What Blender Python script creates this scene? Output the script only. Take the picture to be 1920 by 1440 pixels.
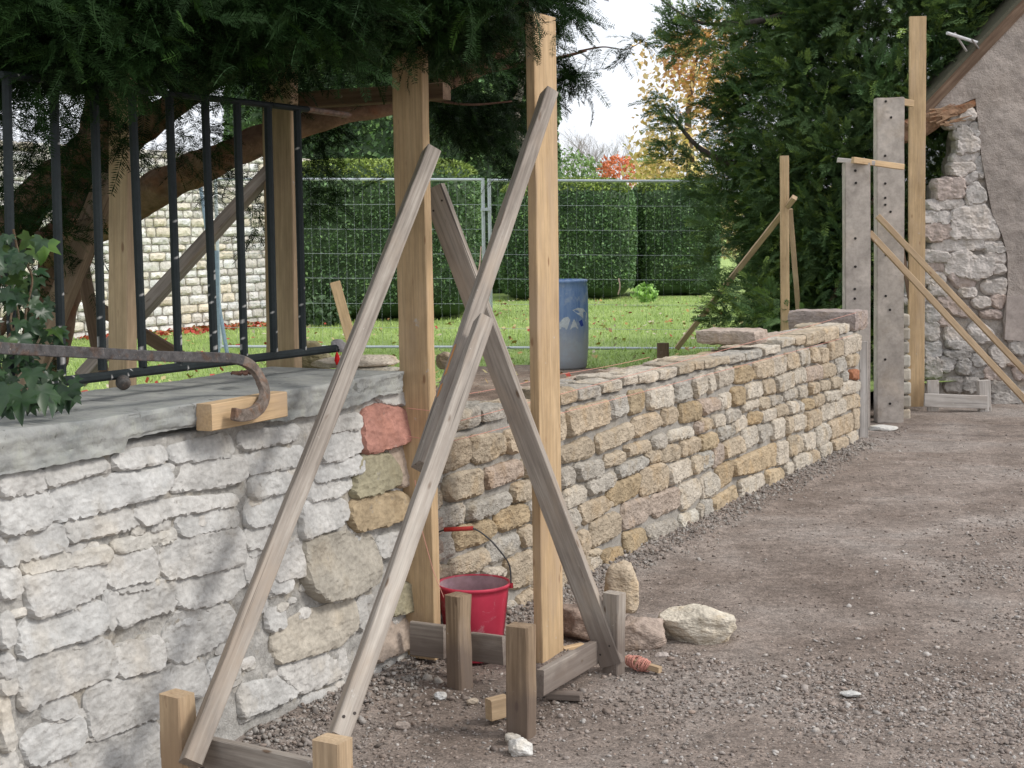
import bpy, bmesh, math, random
import numpy as np
from mathutils import Vector, Matrix, noise
PI = math.pi
random.seed(7)
RNG = np.random.default_rng(7)
for o in list(bpy.data.objects): bpy.data.objects.remove(o)
SC = bpy.context.scene
COL = SC.collection

# ------------------------------------------------------------------ camera, world, sun, exposure
F = 2884.0; CAMH = 1.6
TH = math.atan(280.0 / F); ROLL = -0.013
cam = bpy.data.cameras.new("camera"); cam.sensor_width = 36; cam.lens = 36 * F / 1920
cam.clip_start = 0.05; cam.clip_end = 2000
camo = bpy.data.objects.new("camera", cam); COL.objects.link(camo)
RM = Matrix.Rotation(PI / 2 - TH, 3, 'X') @ Matrix.Rotation(ROLL, 3, 'Z')
camo.matrix_world = Matrix.Translation((0, 0, CAMH)) @ RM.to_4x4()
cam.dof.use_dof = True; cam.dof.focus_distance = 6.2; cam.dof.aperture_fstop = 26
SC.camera = camo

SUN_EL, SUN_AZ = math.radians(42), math.radians(104)      # azimuth measured from +Y towards +X
w = bpy.data.worlds.new("World"); SC.world = w; w.use_nodes = True
nt = w.node_tree; nt.nodes.clear()
sky = nt.nodes.new('ShaderNodeTexSky'); sky.sky_type = 'NISHITA'; sky.sun_disc = False
sky.sun_elevation = SUN_EL; sky.sun_rotation = SUN_AZ; sky.dust_density = 4; sky.air_density = 1.0
mx = nt.nodes.new('ShaderNodeMix'); mx.data_type = 'RGBA'
cl = nt.nodes.new('ShaderNodeTexNoise'); cl.inputs['Scale'].default_value = 2.2; cl.inputs['Detail'].default_value = 5
mr = nt.nodes.new('ShaderNodeMapRange'); mr.inputs[1].default_value = .3; mr.inputs[2].default_value = .62; mr.inputs[3].default_value = .78; mr.inputs[4].default_value = .97
nt.links.new(cl.outputs[0], mr.inputs[0]); nt.links.new(mr.outputs[0], mx.inputs[0])
nt.links.new(sky.outputs[0], mx.inputs[6]); mx.inputs[7].default_value = (8.6, 8.9, 9.5, 1)
bg = nt.nodes.new('ShaderNodeBackground'); bg.inputs[1].default_value = 0.10
wo = nt.nodes.new('ShaderNodeOutputWorld')
nt.links.new(mx.outputs[2], bg.inputs[0]); nt.links.new(bg.outputs[0], wo.inputs[0])
sl = bpy.data.lights.new("sun", 'SUN'); sl.energy = 1.5; sl.angle = math.radians(13); sl.color = (1, .955, .9)
so = bpy.data.objects.new("sun", sl); COL.objects.link(so)
sd = Vector((math.sin(SUN_AZ) * math.cos(SUN_EL), math.cos(SUN_AZ) * math.cos(SUN_EL), math.sin(SUN_EL)))
so.rotation_euler = sd.to_track_quat('Z', 'Y').to_euler(); so.location = sd * 30
SC.view_settings.view_transform = 'Standard'; SC.view_settings.look = 'None'
SC.view_settings.exposure = 0.52; SC.view_settings.gamma = 1
try:
    SC.cycles.use_denoising = True
    SC.cycles.max_bounces = 6; SC.cycles.diffuse_bounces = 3; SC.cycles.glossy_bounces = 2
    SC.cycles.transmission_bounces = 2; SC.cycles.transparent_max_bounces = 4
except Exception: pass

# ------------------------------------------------------------------ where a thing seen in the photograph stands
def ray(px, py): return RM @ Vector(((px - 960) / F, (720 - py) / F, -1))
def AT(px, py, Y):
    d = ray(px, py); t = Y / d.y
    return Vector((d.x * t, Y, CAMH + d.z * t))
def G(px, py, z=0.0):
    d = ray(px, py); t = (z - CAMH) / d.z
    return Vector((d.x * t, d.y * t, z))
# garden wall line: front face
U = Vector((.515, 1, 0)).normalized(); N = Vector((U.y, -U.x, 0))       # along the wall, out towards the drive
P0 = Vector((-.38, 5.64, 0))
def W(px, py, off=0.0):
    """(s, z) on the wall's front plane pushed out by off"""
    d = ray(px, py); C = Vector((0, 0, CAMH))
    t = (P0 + N * off - C).dot(N) / d.dot(N)
    p = C + d * t
    return ((p - P0).dot(U), p.z)
def WP(s, z, off=0.0): return P0 + U * s + N * off + Vector((0, 0, z))

# ------------------------------------------------------------------ tagging and mesh helpers
def tag(o, label=None, cat=None, group=None, kind=None):
    if label: o['label'] = label
    if cat: o['category'] = cat
    if group: o['group'] = group
    if kind: o['kind'] = kind
    return o
def empty(name, loc, label, cat, group=None):
    o = bpy.data.objects.new(name, None); o.location = loc; o.empty_display_size = .1
    COL.objects.link(o); return tag(o, label, cat, group)
def link(name, me, mat, parent=None):
    o = bpy.data.objects.new(name, me); COL.objects.link(o)
    if mat: me.materials.append(mat)
    if parent:
        o.parent = parent; o.matrix_parent_inverse = Matrix.Translation(parent.location).inverted() if parent.type == 'EMPTY' else parent.matrix_world.inverted()
    return o
def np_mesh(name, v, f, mat, parent=None, col=None, smooth=False):
    """v (n,3), f (m,k) with constant k"""
    v = np.ascontiguousarray(v, dtype=np.float32); f = np.ascontiguousarray(f, dtype=np.int32)
    me = bpy.data.meshes.new(name); k = f.shape[1]
    me.vertices.add(len(v)); me.vertices.foreach_set('co', v.ravel())
    me.loops.add(f.size); me.loops.foreach_set('vertex_index', f.ravel())
    me.polygons.add(len(f)); me.polygons.foreach_set('loop_start', np.arange(0, f.size, k, dtype=np.int32))
    me.polygons.foreach_set('loop_total', np.full(len(f), k, dtype=np.int32))
    if smooth: me.polygons.foreach_set('use_smooth', np.ones(len(f), dtype=bool))
    me.update(calc_edges=True)
    if col is not None:
        a = me.color_attributes.new('Col', 'FLOAT_COLOR', 'POINT')
        c = np.ones((len(v), 4), dtype=np.float32); c[:, :3] = col; a.data.foreach_set('color', c.ravel())
    me.validate()
    return link(name, me, mat, parent)
def py_mesh(name, v, f, mat, parent=None, col=None, smooth=False):
    me = bpy.data.meshes.new(name); me.from_pydata([tuple(x) for x in v], [], f); me.update()
    if smooth: me.polygons.foreach_set('use_smooth', [True] * len(me.polygons))
    if col is not None:
        a = me.color_attributes.new('Col', 'FLOAT_COLOR', 'POINT')
        c = np.ones((len(v), 4), dtype=np.float32); c[:, :3] = np.array(col); a.data.foreach_set('color', c.ravel())
    return link(name, me, mat, parent)
class MB:
    def __init__(s): s.v = []; s.f = []; s.c = []
    def add(s, v, f, c=None):
        b = len(s.v); s.v += [Vector(x) for x in v]; s.f += [tuple(i + b for i in q) for q in f]
        s.c += [c or (1, 1, 1)] * len(v)
    def tube(s, pts, rad, seg=8, c=None, cap=True, wob=0):
        pts = [Vector(p) for p in pts]; n = len(pts)
        r = rad if isinstance(rad, (list, tuple)) else [rad] * n
        v = []; t0 = (pts[1] - pts[0]).normalized()
        x = t0.orthogonal().normalized()
        for i, p in enumerate(pts):
            t = ((pts[min(i + 1, n - 1)] - pts[max(i - 1, 0)])).normalized()
            x = (x - t * x.dot(t)).normalized(); y = t.cross(x)
            for k in range(seg):
                a = 2 * PI * k / seg; rr = r[i]
                if wob: rr *= 1 + wob * noise.noise(p * 9 + Vector((math.cos(a), math.sin(a), 0)) * 1.3)
                v.append(p + x * math.cos(a) * rr + y * math.sin(a) * rr)
        f = [(i * seg + k, i * seg + (k + 1) % seg, (i + 1) * seg + (k + 1) % seg, (i + 1) * seg + k) for i in range(n - 1) for k in range(seg)]
        if cap: f += [tuple(reversed(range(seg))), tuple((n - 1) * seg + k for k in range(seg))]
        s.add(v, f, c)
    def box(s, c0, ax, ay, az, c=None):
        c0, ax, ay, az = map(Vector, (c0, ax, ay, az))
        v = [c0 + ax * i + ay * j + az * k for k in (0, 1) for j in (0, 1) for i in (0, 1)]
        s.add(v, [(0, 2, 3, 1), (4, 5, 7, 6), (0, 1, 5, 4), (1, 3, 7, 5), (3, 2, 6, 7), (2, 0, 4, 6)], c)
    def build(s, name, mat, parent=None, smooth=False): return py_mesh(name, s.v, s.f, mat, parent, s.c, smooth)
def smoothpath(pts, n=6):
    """Catmull-Rom"""
    P = [Vector(p) for p in pts]; P = [P[0] * 2 - P[1]] + P + [P[-1] * 2 - P[-2]]; out = []
    for i in range(1, len(P) - 2):
        for k in range(n):
            t = k / n; a, b, c, d = P[i - 1], P[i], P[i + 1], P[i + 2]
            out.append(.5 * ((2 * b) + (c - a) * t + (2 * a - 5 * b + 4 * c - d) * t * t + (3 * b - a - 3 * c + d) * t ** 3))
    out.append(P[-2]); return out
def lerplist(r, n): return [float(np.interp(i / (n - 1), np.linspace(0, 1, len(r)), r)) for i in range(n)]
def fbm(p, o=4):
    s = 0; a = 1
    for i in range(o): s += a * noise.noise(p); p = p * 2.07 + Vector((3.1, 1.7, 9.2)); a *= .5
    return s

# ------------------------------------------------------------------ materials
def mat(name, rough=.85, spec=.2):
    m = bpy.data.materials.new(name); m.use_nodes = True; b = m.node_tree.nodes['Principled BSDF']
    b.inputs['Roughness'].default_value = rough; b.inputs['Specular IOR Level'].default_value = spec
    return m, m.node_tree, b
def nd(t, k, **kw):
    n = t.nodes.new(k)
    for a, b in kw.items():
        if a[0] == '_': n.inputs[a[1:]].default_value = b
        else: setattr(n, a, b)
    return n
def ramp(t, src, stops):
    r = nd(t, 'ShaderNodeValToRGB'); e = r.color_ramp.elements
    while len(e) < len(stops): e.new(.5)
    for q, (p, c) in zip(e, stops): q.position = p; q.color = (*c, 1) if not isinstance(c, float) else (c, c, c, 1)
    t.links.new(src, r.inputs[0]); return r.outputs[0]
def mixc(t, fac, a, b, mode='MIX'):
    m = nd(t, 'ShaderNodeMix', data_type='RGBA', blend_type=mode)
    for s, i in ((fac, 0), (a, 6), (b, 7)):
        if isinstance(s, (float, int)): m.inputs[i].default_value = s
        elif isinstance(s, tuple): m.inputs[i].default_value = (*s, 1)
        else: t.links.new(s, m.inputs[i])
    return m.outputs[2]
def nz(t, vec, scale, detail=5, rough=.6, dist=0):
    n = nd(t, 'ShaderNodeTexNoise', _Scale=scale, _Detail=detail, _Roughness=rough, _Distortion=dist)
    if vec is not None: t.links.new(vec, n.inputs['Vector'])
    return n.outputs[0]
def bump(t, b, h, strength=.5, dist=.01):
    n = nd(t, 'ShaderNodeBump', _Strength=strength, _Distance=dist)
    t.links.new(h, n.inputs['Height']); t.links.new(n.outputs[0], b.inputs['Normal']); return n
def coords(t, kind='Object', scale=None):
    c = nd(t, 'ShaderNodeTexCoord').outputs[kind]
    if scale:
        m = nd(t, 'ShaderNodeMapping'); m.inputs['Scale'].default_value = scale; t.links.new(c, m.inputs[0]); return m.outputs[0]
    return c
def vcol_mat(name, rough=.9, var=.35, scale=14, bscale=60, bstr=.5, bdist=.006, warm=(1.0, .9, .76), dirt=None, spec=.15, facet=0):
    m, t, b = mat(name, rough, spec)
    a = nd(t, 'ShaderNodeAttribute', attribute_name='Col').outputs['Color']; g = nd(t, 'ShaderNodeNewGeometry').outputs['Position']
    n1 = nz(t, g, scale, 6, .65, .4); n2 = nz(t, g, scale * 5, 4, .7)
    v = ramp(t, n1, [(.3, (1 - var,) * 3), (.7, (1 + var * .5,) * 3)])
    c = mixc(t, 1.0, a, v, 'MULTIPLY')
    c = mixc(t, ramp(t, nz(t, g, scale * .6, 3), [(.52, 0.0), (.66, .75)]), c, mixc(t, 1.0, c, warm, 'MULTIPLY'))
    c = mixc(t, 1.0, c, ramp(t, n2, [(.3, (.82,) * 3), (.62, (1.08,) * 3)]), 'MULTIPLY')
    if dirt: c = mixc(t, ramp(t, nz(t, g, scale * 2.3, 5, .7), [(.62, 0.0), (.72, .8)]), c, dirt)
    t.links.new(c, b.inputs['Base Color'])
    h = mixc(t, .5, nz(t, g, bscale, 8, .7), nz(t, g, bscale * .3, 3))
    if facet:
        mp = nd(t, 'ShaderNodeMapping'); mp.inputs['Scale'].default_value = (facet, facet, facet * 1.7); t.links.new(g, mp.inputs[0])
        wv = nd(t, 'ShaderNodeMix', data_type='RGBA', blend_type='LINEAR_LIGHT'); wv.inputs[0].default_value = .12; t.links.new(mp.outputs[0], wv.inputs[6])
        nn = nd(t, 'ShaderNodeTexNoise', _Scale=.9, _Detail=4.0); t.links.new(mp.outputs[0], nn.inputs['Vector']); t.links.new(nn.outputs['Color'], wv.inputs[7])
        vo = nd(t, 'ShaderNodeTexVoronoi', _Scale=1.0, _Randomness=1.0); t.links.new(wv.outputs[2], vo.inputs['Vector'])
        vb = nd(t, 'ShaderNodeTexVoronoi', _Scale=2.7, _Randomness=1.0); t.links.new(wv.outputs[2], vb.inputs['Vector'])
        h = mixc(t, .55, h, mixc(t, .35, vo.outputs['Distance'], vb.outputs['Distance']))
    bump(t, b, h, bstr, bdist); return m
def plain(name, c, rough=.6, spec=.3, metal=0, var=.15, scale=30, bs=0):
    m, t, b = mat(name, rough, spec); g = coords(t)
    n = nz(t, g, scale, 5)
    t.links.new(mixc(t, 1.0, c, ramp(t, n, [(.3, (1 - var,) * 3), (.7, (1 + var * .4,) * 3)]), 'MULTIPLY'), b.inputs['Base Color'])
    b.inputs['Metallic'].default_value = metal
    if bs: bump(t, b, n, bs, .003)
    return m
def wood(name, dark, light, knot, gs=1.0, stain=None, rough=.85, bs=.3, cracks=0.0, mud=False):
    m, t, b = mat(name, rough, .15)
    tc = coords(t); oi = nd(t, 'ShaderNodeObjectInfo').outputs['Random']
    off = nd(t, 'ShaderNodeVectorMath', operation='MULTIPLY_ADD'); cmb = nd(t, 'ShaderNodeCombineXYZ')
    for i in range(3): t.links.new(oi, cmb.inputs[i])
    t.links.new(cmb.outputs[0], off.inputs[0]); off.inputs[1].default_value = (13.1, 7.7, 29.3); t.links.new(tc, off.inputs[2])
    def sc(s):
        mp = nd(t, 'ShaderNodeMapping'); mp.inputs['Scale'].default_value = s; t.links.new(off.outputs[0], mp.inputs[0]); return mp.outputs[0]
    n1 = nz(t, sc((22 * gs, 22 * gs, .9)), 1.6, 5, .6, 1.2)
    n2 = nz(t, sc((160 * gs, 160 * gs, 4)), 1.0, 4, .6)
    c = ramp(t, n1, [(.3, dark), (.5, tuple((a + q) / 2 for a, q in zip(dark, light))), (.68, light)])
    c = mixc(t, 1.0, c, ramp(t, n2, [(.3, (.8,) * 3), (.6, (1.06,) * 3)]), 'MULTIPLY')
    blot = nz(t, sc((7, 7, 2.2)), 1, 6, .7)
    c = mixc(t, 1.0, c, ramp(t, blot, [(.3, (.70, .68, .66)), (.65, (1.10, 1.09, 1.07))]), 'MULTIPLY')
    vo = nd(t, 'ShaderNodeTexVoronoi', _Scale=1.0); t.links.new(sc((13, 13, 4.5)), vo.inputs['Vector'])
    k = ramp(t, vo.outputs['Distance'], [(.05, .9), (.10, 0.0)])
    c = mixc(t, k, c, knot)
    if cracks:
        n3 = nz(t, sc((60, 60, .8)), 1.0, 2, .5, .3); c = mixc(t, ramp(t, n3, [(.28, cracks), (.34, 0.0)]), c, tuple(x * .3 for x in dark))
    if stain:
        c = mixc(t, ramp(t, nz(t, sc((8, 8, 2.5)), 1, 4), [(.52, 0.0), (.68, .8)]), c, stain)
    if mud:
        sp = nd(t, 'ShaderNodeSeparateXYZ'); t.links.new(nd(t, 'ShaderNodeNewGeometry').outputs['Position'], sp.inputs[0])
        ad = nd(t, 'ShaderNodeMath', operation='MULTIPLY_ADD'); t.links.new(nz(t, sc((12, 12, 6)), 1, 4), ad.inputs[0]); ad.inputs[1].default_value = .16; t.links.new(sp.outputs[2], ad.inputs[2])
        c = mixc(t, ramp(t, ad.outputs[0], [(.20, .7), (.30, 0.0)]), c, (.13, .10, .085))
    c = mixc(t, ramp(t, nz(t, sc((20, 20, 16)), 1.0, 6, .75), [(.66, 0.0), (.70, .7)]), c, (.50, .47, .43))
    c = mixc(t, ramp(t, nz(t, sc((30, 30, 7)), 1.0, 3, .6), [(.25, .6), (.31, 0.0)]), c, knot)
    t.links.new(c, b.inputs['Base Color'])
    bump(t, b, mixc(t, .5, n1, n2), bs, .003); return m
def foliage(name, a, bcol, rough=.55, spec=.25, trans=.0, scale=3.0):
    m, t, b = mat(name, rough, spec); g = nd(t, 'ShaderNodeNewGeometry').outputs['Position']
    at = nd(t, 'ShaderNodeAttribute', attribute_name='Col').outputs['Color']
    c = ramp(t, nz(t, g, scale, 4), [(.35, a), (.65, bcol)])
    t.links.new(mixc(t, 1.0, c, at, 'MULTIPLY'), b.inputs['Base Color'])
    return m

M = {}
M['oldstone'] = vcol_mat('old_limestone', var=.27, scale=9, bscale=50, bstr=.8, bdist=.016, warm=(1.0, .955, .89), dirt=(.30, .28, .25), facet=15)
M['newstone'] = vcol_mat('golden_limestone', var=.30, scale=13, bscale=60, bstr=.9, bdist=.018, warm=(1.0, .92, .80), facet=30)
M['mortar'] = vcol_mat('grey_mortar', var=.2, scale=9, bscale=90, bstr=.8, bdist=.012, warm=(1, .97, .92))
M['oldmortar'] = vcol_mat('old_lime_mortar', var=.34, scale=16, bscale=50, bstr=.9, bdist=.02, warm=(1, .93, .82), dirt=(.33, .31, .285))
M['render'] = vcol_mat('roughcast_render', var=.30, scale=1.6, bscale=75, bstr=1.0, bdist=.03, warm=(1, .97, .93), dirt=(.27, .235, .21))
M['concrete'] = vcol_mat('concrete', var=.30, scale=5, bscale=80, bstr=.35, bdist=.005, warm=(1, .95, .88), dirt=(.24, .22, .2))
M['pine'] = wood('pine_timber', (.49, .345, .20), (.57, .42, .26), (.26, .15, .08), gs=.8, stain=(.45, .33, .22))
M['pine_dull'] = wood('dull_pine_timber', (.43, .315, .20), (.52, .395, .265), (.22, .13, .08), gs=.8, stain=(.36, .25, .16))
M['grey_wood'] = wood('weathered_grey_timber', (.25, .215, .185), (.43, .39, .345), (.13, .085, .055), stain=(.37, .30, .235), cracks=.95, mud=True)
M['brown_wood'] = wood('brown_weathered_timber', (.21, .15, .10), (.36, .27, .185), (.10, .06, .04), stain=(.27, .215, .17), cracks=.85, mud=True)
M['dark_wood'] = wood('dark_weathered_timber', (.13, .085, .06), (.22, .155, .11), (.07, .045, .03), cracks=.7)
M['white_wood'] = wood('whitewashed_timber', (.42, .39, .365), (.58, .555, .53), (.22, .18, .15), stain=(.38, .33, .29), cracks=.6)
M['iron'] = vcol_mat('chipped_black_paint', rough=.62, var=.25, scale=30, bscale=120, bstr=.3, bdist=.002, warm=(1, 1, 1), spec=.22)
M['rust'] = vcol_mat('rusty_iron', rough=.8, var=.5, scale=45, bscale=150, bstr=.8, bdist=.004, warm=(1.1, .75, .55), dirt=(.33, .27, .23))
M['bark'] = vcol_mat('yew_bark', var=.45, scale=12, bscale=35, bstr=.9, bdist=.02, warm=(1.1, .8, .65))
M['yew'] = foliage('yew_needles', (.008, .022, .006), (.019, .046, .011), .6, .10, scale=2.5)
M['conifer'] = foliage('conifer_needles', (.058, .110, .046), (.130, .205, .080), .65, .12, scale=2.2)
M['hedge'] = foliage('hedge_leaves', (.085, .155, .070), (.150, .245, .105), .55, .25, scale=1.3)
M['ivy'] = foliage('ivy_leaves', (.014, .036, .015), (.030, .062, .022), .38, .35, scale=14)
M['autumn'] = foliage('autumn_leaves', (.62, .42, .20), (.80, .62, .32), .7, .1, scale=.6)
M['grass'] = foliage('grass_blades', (.30, .43, .11), (.45, .57, .18), .6, .2, scale=.9)
M['galv'] = plain('galvanised_steel', (.50, .54, .57), .45, .5, .3, .15)
M['string'] = plain('pink_string', (.62, .30, .24), .8, .1)
M['vc'] = vcol_mat('painted_or_plain', rough=.7, var=.2, scale=25, bscale=90, bstr=.25, bdist=.003, warm=(1, 1, 1))
M['red'] = None
def bucket_mat():
    m, t, b = mat('red_plastic', .45, .4); g = coords(t)
    c = ramp(t, nz(t, g, 8, 4), [(.3, (.58, .04, .08)), (.7, (.68, .065, .115))])
    c = mixc(t, ramp(t, nz(t, g, 13, 8, .8, .8), [(.54, 0.0), (.66, .7)]), c, (.66, .40, .42))
    t.links.new(c, b.inputs['Base Color']); return m
M['red'] = bucket_mat()
def barrel_mat():
    m, t, b = mat('blue_plastic', .5, .35); g = coords(t)
    sp = nd(t, 'ShaderNodeSeparateXYZ'); t.links.new(g, sp.inputs[0])
    st = coords(t, 'Object', (7, 7, .8)); n = nz(t, st, 2.2, 5, .7)
    ad = nd(t, 'ShaderNodeMath', operation='MULTIPLY_ADD'); t.links.new(n, ad.inputs[0]); ad.inputs[1].default_value = .5; t.links.new(sp.outputs[2], ad.inputs[2])
    c = ramp(t, nz(t, st, 3.1, 4), [(.35, (.09, .17, .35)), (.65, (.19, .28, .44))])
    c = mixc(t, ramp(t, ad.outputs[0], [(.50, 1.0), (.78, 0.0)]), c, (.33, .35, .37))
    c = mixc(t, ramp(t, nz(t, g, 9, 5, .7), [(.50, 0.0), (.64, .65)]), c, (.34, .39, .44))
    t.links.new(c, b.inputs['Base Color']); return m
M['blue'] = barrel_mat()

CC = dict(g=(.42, .39, .34), w=(.52, .465, .385), t=(.45, .375, .28), b=(.40, .315, .205), p=(.44, .36, .295), r=(.42, .19, .11),
          o=(.46, .365, .245), m=(.34, .31, .215), c=(.55, .515, .445), l=(.505, .497, .475), k=(.42, .215, .17), q=(.46, .44, .40), y=(.47, .405, .31), d=(.385, .355, .30))
def jit(c, a=.08):
    f = 1 + random.uniform(-a, a); w_ = random.uniform(-a, a) * .25; return (c[0] * f * (1 + w_), c[1] * f, c[2] * f * (1 - w_))

# ------------------------------------------------------------------ masonry
def resample(poly, n):
    P = [Vector((p[0], p[1])) for p in poly]
    out = []
    for i in range(len(P)):                                   # one round of corner cutting
        a, b = P[i], P[(i + 1) % len(P)]; L = (b - a).length
        k = min(.22, .016 / max(L, 1e-4)); out += [a.lerp(b, k), a.lerp(b, 1 - k)]
    P = out; L = [(P[(i + 1) % len(P)] - P[i]).length for i in range(len(P))]; T = sum(L); res = []
    i = 0; acc = 0
    for k in range(n):
        d = T * k / n
        while acc + L[i] < d: acc += L[i]; i += 1
        res.append(P[i].lerp(P[(i + 1) % len(P)], (d - acc) / max(L[i], 1e-6)))
    return res
from mathutils.geometry import delaunay_2d_cdt
RINGS = None
def stone(mb, poly, place, prot, col, n=30, rough=1.0, sink=.03, rings=None, edge=.6, tilt=.12, res=.011, grow=.004, ew=.011, lean=0.0, orough=None):
    orough = rough if orough is None else orough
    """one faced stone: poly in (s, z), place(s, z, h) -> world"""
    sd_ = Vector((random.uniform(-50, 50), random.uniform(-50, 50), random.uniform(-50, 50)))
    peri = sum((Vector(poly[i]) - Vector(poly[i - 1])).length for i in range(len(poly)))
    n = max(10, min(90, int(peri / res)))
    P = resample(poly, n); c = sum(P, Vector((0, 0))) / n; out = []
    area = sum(P[i - 1].x * P[i].y - P[i].x * P[i - 1].y for i in range(n)); sg = 1 if area > 0 else -1
    for i, p in enumerate(P):
        t_ = P[(i + 1) % n] - P[i - 1]; nr = Vector((t_.y, -t_.x)) * sg; nr.normalize()
        q = Vector((p.x, p.y, 0))
        out.append(p + nr * (grow + orough * (.0045 * noise.noise(q * 26 + sd_) + .0022 * noise.noise(q * 80 + sd_))))
    P = out; A = np.array([(p.x, p.y) for p in P])
    x0, y0 = A.min(0); x1, y1 = A.max(0)
    gx, gy = np.meshgrid(np.arange(x0 + res * .7, x1, res), np.arange(y0 + res * .7, y1, res)); I = np.column_stack([gx.ravel(), gy.ravel()])
    if len(I): I = I + np.array([(noise.random() - .5, noise.random() - .5) for _ in range(len(I))]) * res * .5
    B = np.roll(A, -1, 0); D = B - A; LL = (D ** 2).sum(1) + 1e-12
    def dist_(Q):
        w_ = Q[:, None, :] - A[None]; t_ = np.clip((w_ * D[None]).sum(2) / LL[None], 0, 1); e = w_ - t_[..., None] * D[None]
        return np.sqrt((e ** 2).sum(2)).min(1)
    if len(I):
        cr = ((A[None, :, 1] > I[:, None, 1]) != (B[None, :, 1] > I[:, None, 1])) & (I[:, None, 0] < D[None, :, 0] * (I[:, None, 1] - A[None, :, 1]) / (D[None, :, 1] + 1e-12) + A[None, :, 0])
        I = I[cr.sum(1) % 2 == 1]
    if len(I): I = I[dist_(I) > res * .38]
    Q = np.concatenate([A, I]) if len(I) else A
    r_ = delaunay_2d_cdt([Vector(q) for q in Q], [], [list(range(n))], 1, 1e-6)
    V2 = np.array([(q.x, q.y) for q in r_[0]]); F2 = r_[2]
    if len(V2) < 3: return
    dd_ = dist_(V2)
    ta, tb = random.uniform(-tilt, tilt) * .5, random.uniform(-tilt, tilt) * .8
    v = []
    for (x, y), d in zip(V2, dd_):
        q = Vector((x, y, 0)); k = min(1, d / ew); k = 1 - (1 - k) ** 2.4
        chip = max(0, noise.noise(q * 17 + sd_) - .25) * .02 * (1 - min(1, d / .03))
        h = prot * (1 - edge) + prot * edge * k + (ta * (x - c.x) + tb * (y - c.y)) * min(1, d / .01) - chip * rough
        h += rough * min(1, d / .006) * (.0055 * noise.noise(q * 12 + sd_) + .0035 * abs(noise.noise(Vector((x * 22, y * 44, 1)) + sd_)) + .0022 * noise.noise(q * 60 + sd_))
        h += lean * max(-.05, min(.05, c.y - y)) * min(1, d / .004)
        v.append(place(x, y, h))
    f = [tuple(q) for q in F2]; m_ = len(v); bnd = [i for i in range(len(V2)) if dd_[i] < 1e-5]
    edge_cnt = {}
    for q in f:
        for i in range(len(q)): e = (q[i], q[(i + 1) % len(q)]); edge_cnt[e] = 1
    be = [e for e in edge_cnt if (e[1], e[0]) not in edge_cnt]
    mp = {}
    for a, b in be:
        for q in (a, b):
            if q not in mp: mp[q] = len(v); v.append(place(V2[q][0], V2[q][1], -sink))
    for a, b in be: f.append((b, a, mp[a], mp[b]))
    mb.add(v, f, col)
def parse(txt, ox, oy, sc):
    out = []
    for ln in txt.strip().split(';'):
        ln = ln.split()
        if not ln: continue
        n = [float(x) for x in ln[1].split(',')]
        out.append((ln[0], [(ox + n[i] * sc, oy + n[i + 1] * sc) for i in range(0, len(n), 2)]))
    return out
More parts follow.
